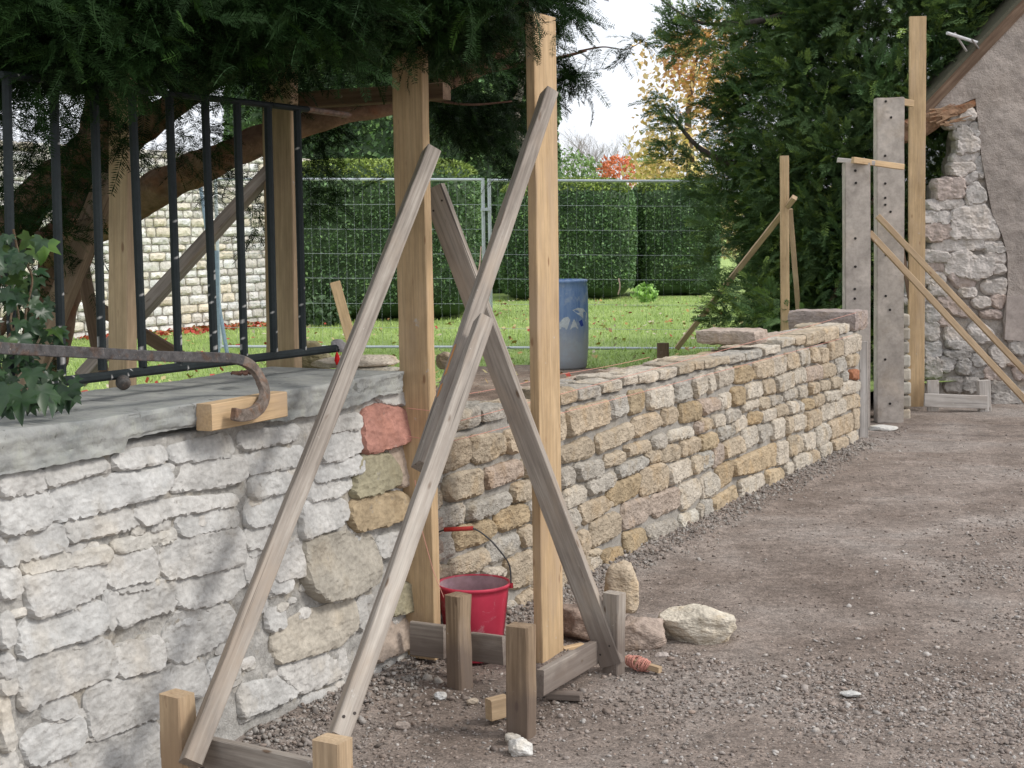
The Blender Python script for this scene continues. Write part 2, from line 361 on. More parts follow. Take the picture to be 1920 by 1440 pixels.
OLD7 = """l 0,92,198,62,205,135,0,175; q 208,58,475,8,480,40,212,122; l 522,-5,750,-50,752,5,528,45; l 770,-40,1060,-110,1075,-20,795,10;
l 1100,-105,1375,-150,1365,-95,1130,-50; l 0,187,220,172,218,262,205,305,0,352; l 228,152,500,95,762,38,776,118,700,165,420,245,240,282,222,250;
l 800,22,1000,5,1130,0,1132,80,1040,118,782,142; l 1145,-20,1405,-48,1395,22,1142,68; l 1160,85,1375,42,1345,135,1162,182;
l 1482,25,1672,-10,1668,58,1455,108; w 1440,122,1625,100,1632,122,1560,168,1430,192; l 0,372,150,345,292,312,302,400,190,440,0,497;
q 302,312,590,238,640,300,560,325,420,352,312,385; w 618,242,800,202,1085,176,1090,203,820,252,655,302,630,280; l 815,282,1085,226,1098,300,960,332,835,358;
l 1140,205,1310,168,1290,290,1140,315; w 1405,214,1598,200,1618,255,1560,312,1392,368; c 100,480,300,440,502,420,498,470,300,498,108,528;
c 512,402,800,335,812,368,700,400,545,432; w 500,452,715,425,722,545,600,572,492,600; l 740,430,800,385,1108,322,1122,480,920,528,755,552;
l 1140,335,1262,302,1240,410,1140,412; w 1300,420,1395,378,1432,450,1415,535,1270,562; w 0,522,68,520,92,590,60,632,0,645;
l 100,560,300,508,472,492,490,545,462,612,340,672,150,735,120,650; l 522,625,800,562,808,690,640,735,535,788; l 812,562,950,520,1112,490,1128,570,1060,640,870,695,815,668;
l 492,608,702,566,708,590,540,618; w 1130,450,1192,432,1150,590,1130,560; q 0,742,42,722,52,830,0,885; l 92,762,280,705,468,672,492,735,435,812,260,862,82,922;
l 755,832,810,722,1050,682,1098,760,940,900,840,942,770,920; w 530,884,742,835,748,962,640,985,542,1012; l 78,950,300,890,490,852,522,900,528,1000,300,1080,92,1172,90,1050;
l 395,1082,732,990,742,1185,560,1250,412,1310; l 745,990,930,928,952,1050,930,1090,750,1140; l 0,932,45,920,52,990,0,1018; q 0,1025,62,1010,68,1070,0,1098;
l 195,1152,330,1112,340,1185,205,1212; l 92,1302,230,1240,372,1200,378,1325,250,1385,135,1425; c 0,1112,22,1110,46,1330,0,1352;
l 160,1440,210,1388,560,1285,722,1222,732,1480,170,1500; q 0,1372,60,1372,90,1500,0,1500; y 1262,812,1400,725,1560,685,1645,662,1652,765,1560,868,1290,942,1262,900;
l 1108,1068,1350,1015,1382,1085,1110,1205; w 1285,990,1598,880,1608,995,1395,1088; l 1400,1122,1562,1070,1525,1180,1402,1222; w 1232,712,1312,702,1320,770,1240,800;
q 1662,662,1700,642,1692,788,1655,785; m 1790,592,1900,585,1900,702,1800,720; p 1722,802,1890,752,1895,870,1740,940; q 1650,1010,1720,950,1890,880,1890,1040,1780,1110,1680,1135;
w 1248,572,1352,560,1332,612,1258,622; d 1405,395,1430,378,1590,352,1718,362,1745,480,1735,560,1620,632,1480,655,1405,590,1415,480;
b 1622,208,1700,178,1862,160,1885,255,1780,300,1645,330,1618,290; q 1748,378,1850,355,1890,350,1880,435,1752,455; w 1180,610,1230,600,1220,690,1150,740; l 960,960,1100,900,1090,1010,980,1060;
l 540,650,520,620,500,640,480,780,512,790"""
OLDF = """q 622,788,672,777,673,800,616,809; l 604,813,673,804,673,842,640,858,598,866; k 676,774,706,762,757,772,757,823,720,838,676,848;
m 672,858,700,852,726,855,738,880,736,905,700,922,656,930,662,900; p 728,833,757,830,758,905,740,912,738,870; q 700,742,756,738,756,756,720,754"""
N1 = """t 20,330,90,278,195,260,207,360,190,415,22,468; t 213,252,400,240,415,350,330,385,238,415,213,370; t 408,228,470,205,492,345,420,352; t 500,190,728,118,728,262,512,330;
t 42,520,120,480,275,450,282,590,90,638,48,615; p 290,455,495,395,512,490,300,566; t 516,400,560,378,562,485,516,488; g 570,380,728,332,728,420,572,478;
g -40,720,20,690,170,655,175,762,20,800,-40,810; g 183,662,430,588,445,640,350,712,190,757; t 450,552,565,505,568,625,452,642; t 575,500,728,465,728,560,577,618;
b 108,852,122,808,322,750,357,800,310,872,122,935; b 340,732,380,690,535,655,542,760,400,822,362,795; g 548,660,728,592,728,700,550,755;
g -30,880,95,860,105,960,-30,1010; t 82,1010,300,920,312,1000,230,1062,95,1082; g 304,918,330,888,480,830,495,910,430,962,340,1012,316,1000; t 492,820,570,780,572,900,512,908; t 578,775,728,722,728,835,580,895;
w 278,1058,400,1035,406,1088,284,1092; t 412,1010,570,930,575,1128,450,1166,430,1080; y 582,920,735,850,735,980,585,1120; t -30,1040,80,1030,80,1120,-30,1140; 
t 482,1230,575,1162,578,1338,492,1342; g 428,1245,475,1240,482,1340,425,1342; y 583,1150,735,1000,738,1200,588,1325; t 20,1150,190,1120,200,1240,25,1290; q 205,1115,420,1100,420,1230,210,1260; t 20,1310,200,1265,210,1400,25,1440; g 215,1280,415,1245,420,1350,220,1400; g 430,1360,580,1350,585,1440,432,1460"""
N2 = """t 30,370,60,364,70,430,60,520,30,532; t 76,356,335,290,336,420,200,470,80,510; g 342,280,440,260,441,368,346,400; b 450,240,536,230,541,344,450,376; w 563,230,716,200,722,320,565,346;
g 730,190,800,185,806,270,726,305; w 838,160,905,130,916,230,850,276; t 35,592,160,528,215,520,242,560,236,622,170,640,40,665; t 250,516,460,425,472,510,270,606;
t 474,402,620,365,647,430,620,450,490,512,470,480; t 650,350,736,335,742,410,650,441; b 754,320,870,300,881,400,760,421; g 35,712,100,690,122,720,122,790,40,816; g 124,680,290,650,300,720,270,750,150,776;
t 305,632,410,595,416,660,310,691; t 420,572,570,535,581,590,430,631; g 584,520,660,490,666,568,590,586; w 690,480,820,450,826,500,680,541; p 850,430,930,400,941,455,850,491;
g 380,690,530,630,551,650,541,690,390,756,374,720; t 555,602,640,585,646,650,555,666; t 654,570,745,555,751,640,650,661; t 760,540,860,510,866,590,760,631; b 872,510,962,490,962,570,875,591;
w 60,840,180,795,196,830,180,900,70,946; g 200,790,360,720,366,780,320,822,210,862; b 328,842,370,790,520,732,502,850,370,921,320,882; t 525,712,650,670,681,700,676,810,530,866,513,800;
w 686,690,815,640,821,740,690,801; t 826,640,940,600,946,680,830,736; g 80,960,140,945,156,1000,151,1050,100,1061; t 152,930,310,870,352,915,300,962,180,1036; p 410,920,570,870,581,960,540,1012,420,1071,400,1020;
p 588,870,735,810,746,930,610,991,582,950; w 755,800,870,760,881,850,780,951,745,920; w 885,760,950,720,966,860,880,881; t 140,1090,190,1070,216,1160,190,1226,140,1190; t 220,1032,380,960,391,1090,230,1176;
g 560,1052,730,1000,746,1080,600,1136,560,1110; c 750,990,855,945,856,1050,760,1076; w 865,920,935,895,941,990,870,1031; b 288,1202,410,1170,416,1250,300,1311; b 420,1092,540,1060,556,1170,430,1221; w 190,1230,270,1230,280,1320,230,1350;
g 40,960,75,955,95,1065,60,1100,40,1090; t 40,1110,130,1090,135,1190,60,1250,40,1240; t 40,1260,180,1210,220,1330,140,1400,40,1420; y 200,1200,280,1185,275,1220,205,1225"""
N3 = """t -15,500,22,490,22,590,-10,600; w 30,480,76,470,81,580,35,601; w 86,440,200,430,196,530,90,571; b 206,430,300,415,346,490,290,526,210,531; t 342,400,450,370,456,480,350,506;
w 464,360,545,350,546,460,460,486; t 551,335,626,335,631,425,555,441; w 636,310,711,310,716,400,640,416; t 721,300,766,300,771,395,725,386; t 780,300,841,300,841,390,785,401; t 847,260,931,250,936,345,850,376;
w 941,230,1041,205,1046,310,950,351; p -40,655,100,635,106,700,0,751; w 107,620,180,600,186,690,110,716; b 190,570,270,560,276,670,205,686,186,650; w 286,550,390,525,396,620,290,641; t 401,520,470,505,481,600,410,616;
w 482,500,595,460,601,560,500,596; w 603,450,670,430,686,520,605,546; p 690,440,783,412,795,500,690,526; t 788,410,875,405,881,480,800,501; g 890,370,950,360,961,440,905,471; t 966,350,1041,340,1041,410,970,426;
w 60,760,146,750,151,820,70,836; g 156,720,240,715,246,770,160,806; w 264,680,370,645,376,690,265,731; t 385,640,436,635,436,700,385,706; g 445,625,531,625,531,660,450,691; g 540,590,621,570,621,630,545,651;
w 630,560,701,555,706,620,640,641; t 711,540,771,530,776,600,715,611; t 781,525,851,520,851,575,785,586; t 860,505,926,500,926,555,860,571; g 935,460,971,455,971,520,940,526; r 984,450,1046,445,1046,510,990,501;
t -30,770,46,780,51,830,-30,860; g 98,845,185,820,201,880,105,926; w 198,800,280,750,296,810,210,881; b 308,740,391,730,391,800,300,811; w 396,730,481,705,486,770,400,801; t 487,690,560,680,566,745,490,766;
w 566,665,636,660,638,730,570,741; g 642,670,661,665,661,725,643,726; b 666,650,736,645,741,700,670,716; t 746,625,806,610,811,680,745,701; w 815,600,911,585,911,645,815,661; w 915,540,1001,520,1006,600,920,616; w 1010,530,1046,520,1046,580,1015,591;
o -30,900,76,868,91,940,-20,995; p 60,960,125,945,131,1060,70,1111; t 132,940,255,895,266,990,140,1046; w 257,860,360,825,366,930,280,986; g 369,830,450,815,461,870,380,941; w 462,790,551,770,551,890,470,921; t 556,770,592,760,592,860,560,891;
w 600,760,681,750,681,840,600,861; t 688,740,791,710,796,800,690,861; w 798,690,941,640,946,730,810,791; t 946,630,1041,610,1046,690,960,716; g -30,1010,51,990,56,1080,-20,1130; o 85,1112,190,1060,191,1190,100,1251;
o 196,1070,350,1000,487,940,493,1080,360,1131,200,1161; w 499,940,561,930,566,1070,492,1086; t 571,900,650,890,661,990,580,1031; w 662,890,751,865,756,970,680,991; w 760,830,835,810,851,900,830,950,760,961;
t 846,800,1006,740,1011,850,860,911; t 1011,710,1046,700,1046,840,1015,841; w -10,1180,60,1135,101,1180,91,1260,0,1306; o 62,1322,220,1225,236,1310,220,1370,70,1441; w 236,1200,330,1165,336,1270,250,1311;
w 340,1160,406,1145,416,1220,345,1261; o 420,1132,526,1110,541,1190,430,1241; w 545,1090,606,1070,606,1140,550,1161; w 610,1040,706,1000,716,1080,620,1131; t 716,1000,771,990,776,1060,720,1081; w 776,960,856,935,861,1010,800,1041;
t 861,930,961,900,971,960,880,996; w 966,890,1031,855,1046,910,980,951; g -20,1330,55,1318,56,1440,-10,1450"""
CAP = parse("g 120,85,250,72,260,195,150,215,110,225; g 262,92,380,55,422,80,426,180,290,191,258,150; t 440,70,590,10,590,120,450,165", 820, 740, .3125) + \
    parse("t 28,230,130,215,136,300,30,316; g 143,215,270,195,276,265,150,291; w 280,195,395,160,406,225,285,256; w 407,165,480,120,496,185,410,211; w 500,135,613,105,620,175,505,191; w 622,115,730,85,736,150,625,176; t 743,80,822,60,831,125,745,141; t 835,60,888,45,893,105,840,111",
          1040, 660, .3125) + \
    parse("t 0,385,160,350,166,400,10,441; g 167,345,265,330,271,385,175,411; g 272,325,385,305,391,360,275,386; w 398,300,510,275,516,330,400,346; w 520,240,605,220,611,275,525,291; t 612,220,676,215,681,275,615,281; t 685,195,806,180,811,265,690,281; t 812,170,903,150,912,225,815,276; w 907,140,976,130,981,190,920,206",
          1320, 570, .2778)
def wplace(off=0.0):
    return lambda s, z, h: WP(s, z, off + h)

S_SEAM = W(759, 900)[0]; S_LEFT = -3.6; S_END = W(1612, 720)[0]
random.seed(11)
# ---- old wall
old = empty('stone_wall', WP(-1.2, 0), 'old pale grey limestone wall under a thick slab, left of the wooden posts', 'wall')
mb = MB()
for code, pl in parse(OLD7, 0, 860, .4028) + parse(OLDF, 0, 0, 1):
    rough = 1.0; pr = random.uniform(.010, .017); oc_ = dict(CC, w=(.55, .535, .505), c=(.55, .525, .475), y=(.49, .45, .38), q=(.49, .475, .445))
    if code in 'kmdb': pr = .03
    stone(mb, [W(x, y) for x, y in pl], wplace(), pr, jit(oc_[code], .035), rough=1.05, edge=.75, res=.0082, grow=.0135, ew=.008, lean=.17, orough=.8)
for q in range(150):                                           # small pinning stones in the joints
    s_ = random.uniform(W(0, 1100)[0], S_SEAM - .05); z_ = random.uniform(.0, .98); a_, b_ = random.uniform(.02, .05), random.uniform(.010, .022)
    stone(mb, [(s_ - a_, z_ - b_ * .8), (s_ + a_ * .8, z_ - b_), (s_ + a_, z_ + b_ * .7), (s_ - a_ * .7, z_ + b_)], wplace(), .0085, jit(oc_[random.choice('lwqc')], .07), rough=.8, res=.009, grow=.002, ew=.006, lean=.1, tilt=.05)
# the wall goes on beyond the picture's left edge
z = 0.0
for row in range(11):
    hh = .092; s = S_LEFT
    while s < W(0, 1100)[0] - .3 * (row % 2):
        L = random.uniform(.2, .38); e = min(s + L, W(0, 1000)[0] - .03)
        if e - s > .06: stone(mb, [(s, z), (e - .015, z), (e - .015, z + hh - .014), (s, z + hh - .014)], wplace(), .016, jit(CC['l'], .08), n=20)
        s += L
    z += hh
mb.build('stonework', M['oldstone'], old)
def facegrid(s0, s1, z0, z1f, off, res, amp, back, col, name, m, parent, freq=14, seed=0, topz=None):
    ns = int((s1 - s0) / res) + 1; nzv = int(1.1 / res) + 1
    v = []; cs = []; f = []
    for j in range(nzv + 1):
        for i in range(ns + 1):
            s = s0 + (s1 - s0) * i / ns; zt = z1f(s); zz = z0 + (zt - z0) * j / nzv
            q = Vector((s, zz, seed)); h = amp * fbm(q * freq, 4) + amp * .5 * noise.noise(q * freq * 6)
            edge = 0 if 0 < i < ns else 1
            v.append(WP(s, zz, off + (h if not edge else 0)))
            cs.append(tuple(c * (1 + .12 * noise.noise(q * 5)) for c in col))
    W1 = ns + 1
    for j in range(nzv):
        for i in range(ns): f.append((j * W1 + i, j * W1 + i + 1, (j + 1) * W1 + i + 1, (j + 1) * W1 + i))
    # top, back and ends
    for i in range(ns + 1):
        s = s0 + (s1 - s0) * i / ns; v.append(WP(s, z1f(s), -back)); cs.append(col)
    for i in range(ns + 1):
        s = s0 + (s1 - s0) * i / ns; v.append(WP(s, z0, -back)); cs.append(col)
    b1 = (nzv + 1) * W1; b2 = b1 + W1
    for i in range(ns):
        f.append((nzv * W1 + i, nzv * W1 + i + 1, b1 + i + 1, b1 + i)); f.append((b1 + i, b1 + i + 1, b2 + i + 1, b2 + i))
    f.append(tuple([j * W1 + ns for j in range(nzv + 1)] + [b1 + ns, b2 + ns])); f.append(tuple([j * W1 for j in range(nzv, -1, -1)] + [b2, b1]))
    return py_mesh(name, v, f, m, parent, cs, True)
facegrid(S_LEFT, S_SEAM + .02, -.12, lambda s: 1.03, -.0005, .0095, .0072, .5, (.44, .425, .395), 'mortar', M['oldmortar'], old, freq=18)
# coping slab
tops = [(-400, 868), (0, 808), (167, 788), (353, 758), (530, 732), (600, 723), (680, 708), (757, 696)]
bots = [(-400, 960), (0, 893), (80, 878), (190, 856), (238, 847), (241, 824), (350, 802), (440, 795), (500, 791), (540, 790), (562, 782), (578, 782), (638, 770), (682, 757), (709, 743), (757, 736)]
def line_s(L, off): 
    a = [W(x, y, off) for x, y in L]; return np.array([p[0] for p in a]), np.array([p[1] for p in a])
ts, tz = line_s(tops, .035); bs, bz = line_s(bots, .035)
v = []; f = []; n = 330; prof_n = 22
s0, s1 = ts[0], ts[-1]
for i in range(n + 1):
    s = s0 + (s1 - s0) * i / n; zt = float(np.interp(s, ts, tz)); zb = float(np.interp(s, bs, bz)) + .004 * noise.noise(Vector((s * 30, 0, 5)))
    row = []
    row.append((-.55, zb)); row.append((-.02, zb))
    for k in range(20):
        t = k / 19; zz = zb + (zt - zb) * t
        strata = .003 * noise.noise(Vector((s * 2.2, zz * 55, 2))) + .006 * fbm(Vector((s * 16, zz * 26, 0)), 5)
        lay = math.floor(zz * 38 + .9 * noise.noise(Vector((s * 1.7, 0, 9)))); strata += .005 * noise.noise(Vector((s * 2.6 + lay * 3.1, lay * 1.37, 4)))
        rd = -.004 * max(0, (t - .9) / .1) ** 2 - .006 * (1 - t)
        row.append((.035 + strata + rd, zz))
    for k in range(1, 9):
        o = .02 - .57 * k / 8; row.append((o, zt + .005 * fbm(Vector((s * 5, o * 5, 3)), 4)))
    prof_n = len(row)
    for o, zz in row: v.append(WP(s, zz, o))
for i in range(n):
    for k in range(prof_n): a = i * prof_n + k; b = i * prof_n + (k + 1) % prof_n; f.append((a, a + prof_n, b + prof_n, b))
f.append(tuple(range(prof_n))); f.append(tuple(n * prof_n + k for k in reversed(range(prof_n))))
def slab_mat():
    m, t, b = mat('coping_stone', .85, .2); g = nd(t, 'ShaderNodeNewGeometry').outputs['Position']
    c = ramp(t, nz(t, g, 7, 7, .7, .5), [(.3, (.22, .23, .225)), (.5, (.33, .335, .32)), (.7, (.43, .435, .40))])
    c = mixc(t, ramp(t, nz(t, g, 22, 5, .75), [(.5, 0.0), (.68, .5)]), c, (.44, .45, .38))
    c = mixc(t, ramp(t, nz(t, g, 3, 4), [(.5, 0.0), (.7, .5)]), c, (.24, .26, .25))
    mp = nd(t, 'ShaderNodeMapping'); mp.inputs['Scale'].default_value = (9, 9, 10); t.links.new(g, mp.inputs[0])
    n1 = nz(t, mp.outputs[0], 1.6, 5, .6, .6)
    c = mixc(t, ramp(t, n1, [(.33, .75), (.37, 0.0)]), c, (.13, .13, .12))
    t.links.new(c, b.inputs['Base Color']); bump(t, b, mixc(t, .75, n1, nz(t, g, 45, 8, .8)), .7, .012); return m
M['slab'] = slab_mat()
cop = py_mesh('coping_slab', v, f, M['slab'], old, None, True); cop.data.set_sharp_from_angle(angle=math.radians(38))
tag(cop, 'thick cracked grey stone slab')

# ---- new wall
new = empty('stone_wall', WP(3.5, 0), 'half-built golden rubble wall with fresh mortar, running from the two tall planks to the concrete posts', 'wall')
mb = MB()
for code, pl in parse(N1, 820, 740, .3125) + parse(N2, 1040, 660, .3125) + parse(N3, 1320, 570, .2778):
    stone(mb, [W(x, y, .012) for x, y in pl], wplace(), random.uniform(.016, .030), jit(CC[code], .08), rough=1.25, edge=.75, res=.0125, grow=.0085)
# stones behind the first plank
for q in range(8):
    zz = .06 + q * .098
    stone(mb, [(S_SEAM + .02, zz), (W(826, 900)[0] - .015, zz + .01), (W(826, 900)[0] - .02, zz + .09), (S_SEAM + .03, zz + .085)], wplace(), .022, jit(CC[random.choice('ttbgp')], .1), n=26)
mb.build('stonework', M['newstone'], new)
capz = [(W(x, y)) for _, pl in CAP for x, y in pl[2:4]]
cs_ = np.array([p[0] for p in capz]); cz_ = np.array([p[1] for p in capz]); od = np.argsort(cs_)
def ztop(s): return float(np.interp(s, cs_[od], cz_[od])) - .004
facegrid(S_SEAM + .022, S_END, -.12, ztop, -.004, .02, .006, .27, (.34, .318, .285), 'mortar', M['mortar'], new, freq=10, seed=7)
mb = MB()
for q in range(26):                                            # lower back leaf of the wall
    a = S_SEAM + .05 + q * (S_END - S_SEAM - .1) / 26; L = (S_END - S_SEAM - .1) / 26
    for lv in range(2):
        z0 = .38 + lv * .21; v = []
        pl = [(a + .01, z0), (a + L - .012, z0), (a + L - .015, z0 + .195), (a + .012, z0 + .2)]
        stone(mb, pl, lambda s, z, h: WP(s, z, -.46 - h), .02, jit(CC[random.choice('btpg')], .1), sink=.19, res=.035)
        top = z0 + .2
    # tops
    for lv in range(1):
        P = [(a + .01, -.275), (a + L - .012, -.275), (a + L - .015, -.455), (a + .012, -.45)]
        stone(mb, P, lambda s, o, h: WP(s, .79 + h + .02 * math.sin(s * 9), o), .012, jit(CC[random.choice('btpb')], .1), sink=.1, res=.02)
mb.build('back_stonework', M['newstone'], new)
def slab_stone(mb, s0, s1, z0, z1, o0, o1, col, seedv, skew=0.0):
    """rough block between s0..s1, z0..z1, o0 (front) .. o1 (back)"""
    nx, ny, nzz = 7, 5, 9
    sv = Vector((seedv * 7.3, seedv * 3.1, seedv * 1.7)); idx = {}; v = []; f = []
    def P(i, j, k):
        key = (i, j, k)
        if key in idx: return idx[key]
        a, b, c = i / nx, j / ny, k / nzz
        s = s0 + (s1 - s0) * a + skew * c; z = z0 + (z1 - z0) * b; o = o0 + (o1 - o0) * c
        mxx = sum(1 for q in (i in (0, nx), j in (0, ny), k in (0, nzz)) if q)
        sh = {1: 0, 2: .12, 3: .22}[mxx]; hs = min(abs(s1 - s0), abs(z1 - z0), .1)
        s += (.5 - a) * hs * sh; z += (.5 - b) * hs * sh; o += -(.5 - c) * hs * sh * (1 if o0 > o1 else -1)
        q = Vector((s, z, o)) * 14 + sv; amp = .009
        s += amp * fbm(q, 3) * .7; z += amp * fbm(q + Vector((9, 0, 0)), 3); o += amp * 1.3 * fbm(q + Vector((0, 9, 0)), 3)
        idx[key] = len(v); v.append(WP(s, z, o)); return idx[key]
    for i in range(nx):
        for j in range(ny):
            for k in (0, nzz): f.append((P(i, j, k), P(i + 1, j, k), P(i + 1, j + 1, k), P(i, j + 1, k)))
    for i in range(nx):
        for k in range(nzz):
            for j in (0, ny): f.append((P(i, j, k), P(i + 1, j, k), P(i + 1, j, k + 1), P(i, j, k + 1)))
    for j in range(ny):
        for k in range(nzz):
            for i in (0, nx): f.append((P(i, j, k), P(i, j + 1, k), P(i, j + 1, k + 1), P(i, j, k + 1)))
    mb.add(v, f, col)
mb = MB()
for q, (code, pl) in enumerate(CAP):
    a = [W(x, y, .01) for x, y in pl]
    s0 = min(p[0] for p in a) + .004; s1 = max(p[0] for p in a) - .004
    z1 = (a[0][1] + a[1][1]) / 2; z0 = (a[-1][1] + a[-2][1]) / 2
    if z1 < z0: z0, z1 = z1, z0
    dpt = random.uniform(.15, .24); sk = random.uniform(-.05, .05)
    slab_stone(mb, s0, s1, z0, z1, .02, -dpt, jit(CC[code], .08), q + 1, sk)
    slab_stone(mb, s0 + sk + random.uniform(-.03, .03), s1 + sk + random.uniform(-.03, .02), z0 + .005, z1 - random.uniform(.0, .02), -dpt - .012, -.31, jit(CC[random.choice('tgpb')], .1), q + 50, sk)
mb.build('capping', M['newstone'], new)
# big stone at the wall's end
mb = MB()
e0 = W(1606, 622, .02); e1 = W(1628, 620, .02); zt = W(1606, 584, .02)[1]
slab_stone(mb, e0[0] - .02, e1[0] + .02, e0[1], zt, .02, -.5, (.36, .30, .27), 91)
mb.build('end_stone', M['newstone'], new)

def rock(name, c, dims, col, seed, parent=None, rotz=0, boxy=3.2, rough=.10, m='newstone', label=None, cat='stone', group=None, tilt=(0, 0), sub=4, npl=13):
    bm = bmesh.new(); bmesh.ops.create_icosphere(bm, subdivisions=sub, radius=1)
    sv = Vector((seed * 11.3, seed * 5.7, seed * 2.9)); rs = random.Random(seed)
    planes = [(Vector((rs.uniform(-1, 1), rs.uniform(-1, 1), rs.uniform(-.6, 1))).normalized(), rs.uniform(.74, .95)) for _ in range(npl)]
    for vv in bm.verts:
        p = vv.co.copy(); k = (abs(p.x) ** boxy + abs(p.y) ** boxy + abs(p.z) ** boxy) ** (-1 / boxy); p = p * k
        for nn, d in planes:
            e = p.dot(nn) - d * 1.08
            if e > 0: p -= nn * e * .97
        p *= 1 + rough * .8 * fbm(p * 1.5 + sv, 3) + rough * .35 * abs(noise.noise(p * 4.5 + sv)) + rough * .25 * noise.noise(p * 10 + sv)
        vv.co = Vector((p.x * dims[0] / 2, p.y * dims[1] / 2, p.z * dims[2] / 2))
    R = Matrix.Rotation(rotz, 4, 'Z') @ Matrix.Rotation(tilt[0], 4, 'X') @ Matrix.Rotation(tilt[1], 4, 'Y')
    bm.transform(R)
    me = bpy.data.meshes.new(name); bm.to_mesh(me); bm.free()
    me.polygons.foreach_set('use_smooth', [True] * len(me.polygons))
    a = me.color_attributes.new('Col', 'FLOAT_COLOR', 'POINT'); cc = np.ones((len(me.vertices), 4), dtype=np.float32); cc[:, :3] = col; a.data.foreach_set('color', cc.ravel())
    o = bpy.data.objects.new(name, me); me.materials.append(M[m]); COL.objects.link(o); o.location = c
    if parent: o.parent = parent; o.matrix_parent_inverse = Matrix.Translation(parent.location).inverted()
    if label: tag(o, label, cat, group)
    return o
WROT = math.atan2(U.y, U.x)
# loose stones on the walls
mb = MB(); a = W(1421, 651, .03); b = W(1440, 649, .03)
slab_stone(mb, a[0] - .02, b[0] + .05, a[1] + .012, W(1421, 620, .03)[1], .02, -.36, (.47, .385, .32), 77)
tag(mb.build('loose_stone', M['newstone']), 'large pinkish stone lying loose on top of the new wall', 'stone', 'loose stones')
pp = AT(665, 682, 6.05)
rock('flat_stone', pp + Vector((0, 0, .01)), (.34, .16, .045), (.60, .53, .44), 31, label='thin pale flat stone at the broken end of the grey slab, behind the long brace', group='loose stones', rotz=.35, boxy=4, rough=.06)
rock('flat_stone', AT(700, 694, 6.05) + Vector((0, 0, -.01)), (.27, .18, .05), (.50, .47, .40), 32, label='lower pale slab fragment under the thin flat stone by the grey coping', group='loose stones', rotz=.5, boxy=4, rough=.06)
rock('mossy_stone', AT(572, 668, 6.25), (.22, .16, .14), (.30, .27, .17), 33, label='greenish brown block behind the grey slab, under the railing end', group='loose stones', boxy=5, rough=.05)
rock('loose_stone', AT(838, 676, 7.1), (.10, .10, .08), (.40, .32, .24), 34, label='small tan stone seen between the first plank and the crossing braces', group='loose stones')

# ------------------------------------------------------------------ timber
def beam(name, a, b, wd, w_, t_, m, label=None, cat=None, group=None, parent=None, ch=.003, wob=.0012, cutb=0.0, shift=(0, 0)):
    a = Vector(a); b = Vector(b); Z = (b - a); L = Z.length; Z.normalize()
    X = Vector(wd); X = (X - Z * X.dot(Z)).normalized(); Y = Z.cross(X)
    hw, ht = w_ / 2, t_ / 2
    sec = [(-hw + ch, -ht), (hw - ch, -ht), (hw, -ht + ch), (hw, ht - ch), (hw - ch, ht), (-hw + ch, ht), (-hw, ht - ch), (-hw, -ht + ch)]
    n = max(2, int(L / .05)); v = []; f = []; sv = Vector((a.x * 3, a.y * 5, random.uniform(0, 40)))
    for i in range(n + 1):
        z = L * i / n
        bx = .004 * noise.noise(Vector((z * .9, 1, 0)) + sv); by = .003 * noise.noise(Vector((z * .9, 5, 0)) + sv)
        for k, (x, y) in enumerate(sec):
            d = wob * noise.noise(Vector((z * 7, k // 2, 0)) + sv) * 1.6
            zz = z + (x * cutb if i == n else 0)
            v.append((x + bx * (L > .6) + d + shift[0], y + by * (L > .6) + d * .6 + shift[1], zz))
    for i in range(n):
        for k in range(8): a_, b_ = i * 8 + k, i * 8 + (k + 1) % 8; f.append((a_, b_, b_ + 8, a_ + 8))
    f.append(tuple(reversed(range(8)))); f.append(tuple(n * 8 + k for k in range(8)))
    me = bpy.data.meshes.new(name); me.from_pydata(v, [], f); me.update()
    o = bpy.data.objects.new(name, me); me.materials.append(M[m]); COL.objects.link(o)
    mw = Matrix.Translation(a) @ Matrix((X, Y, Z)).transposed().to_4x4(); o.matrix_world = mw
    if parent: o.parent = parent; o.matrix_parent_inverse = Matrix.Translation(parent.location).inverted()
    if label: tag(o, label, cat, group)
    return o
GU = 'upright timber planks'; GB = 'diagonal timber braces'; GS = 'wooden stakes in the ground'; GR = 'low boards nailed between the stakes'
# P1 and P2, front of the wall
beam('upright_post', AT(795, 1232, 5.58), AT(768, 98, 5.58), N, .125, .048, 'pine', 'tall yellow timber post standing against the wall behind the red bucket', 'post', GU, cutb=.3)
beam('upright_post', AT(1030, 1262, 5.72), AT(1013, 28, 5.72), U, .185, .036, 'pine', 'tall yellow plank edge-on in front of the new wall, right of the bucket', 'post', GU)
beam('upright_post', AT(231, 800, 5.25), AT(231, 60, 5.25), N, .085, .05, 'pine_dull', 'yellow timber post behind the left part of the iron railing', 'post', GU)
beam('upright_post', AT(534, 800, 6.0), AT(524, 118, 6.0), N, .135, .052, 'pine_dull', 'thick yellow timber post behind the right end of the iron railing', 'post', GU)
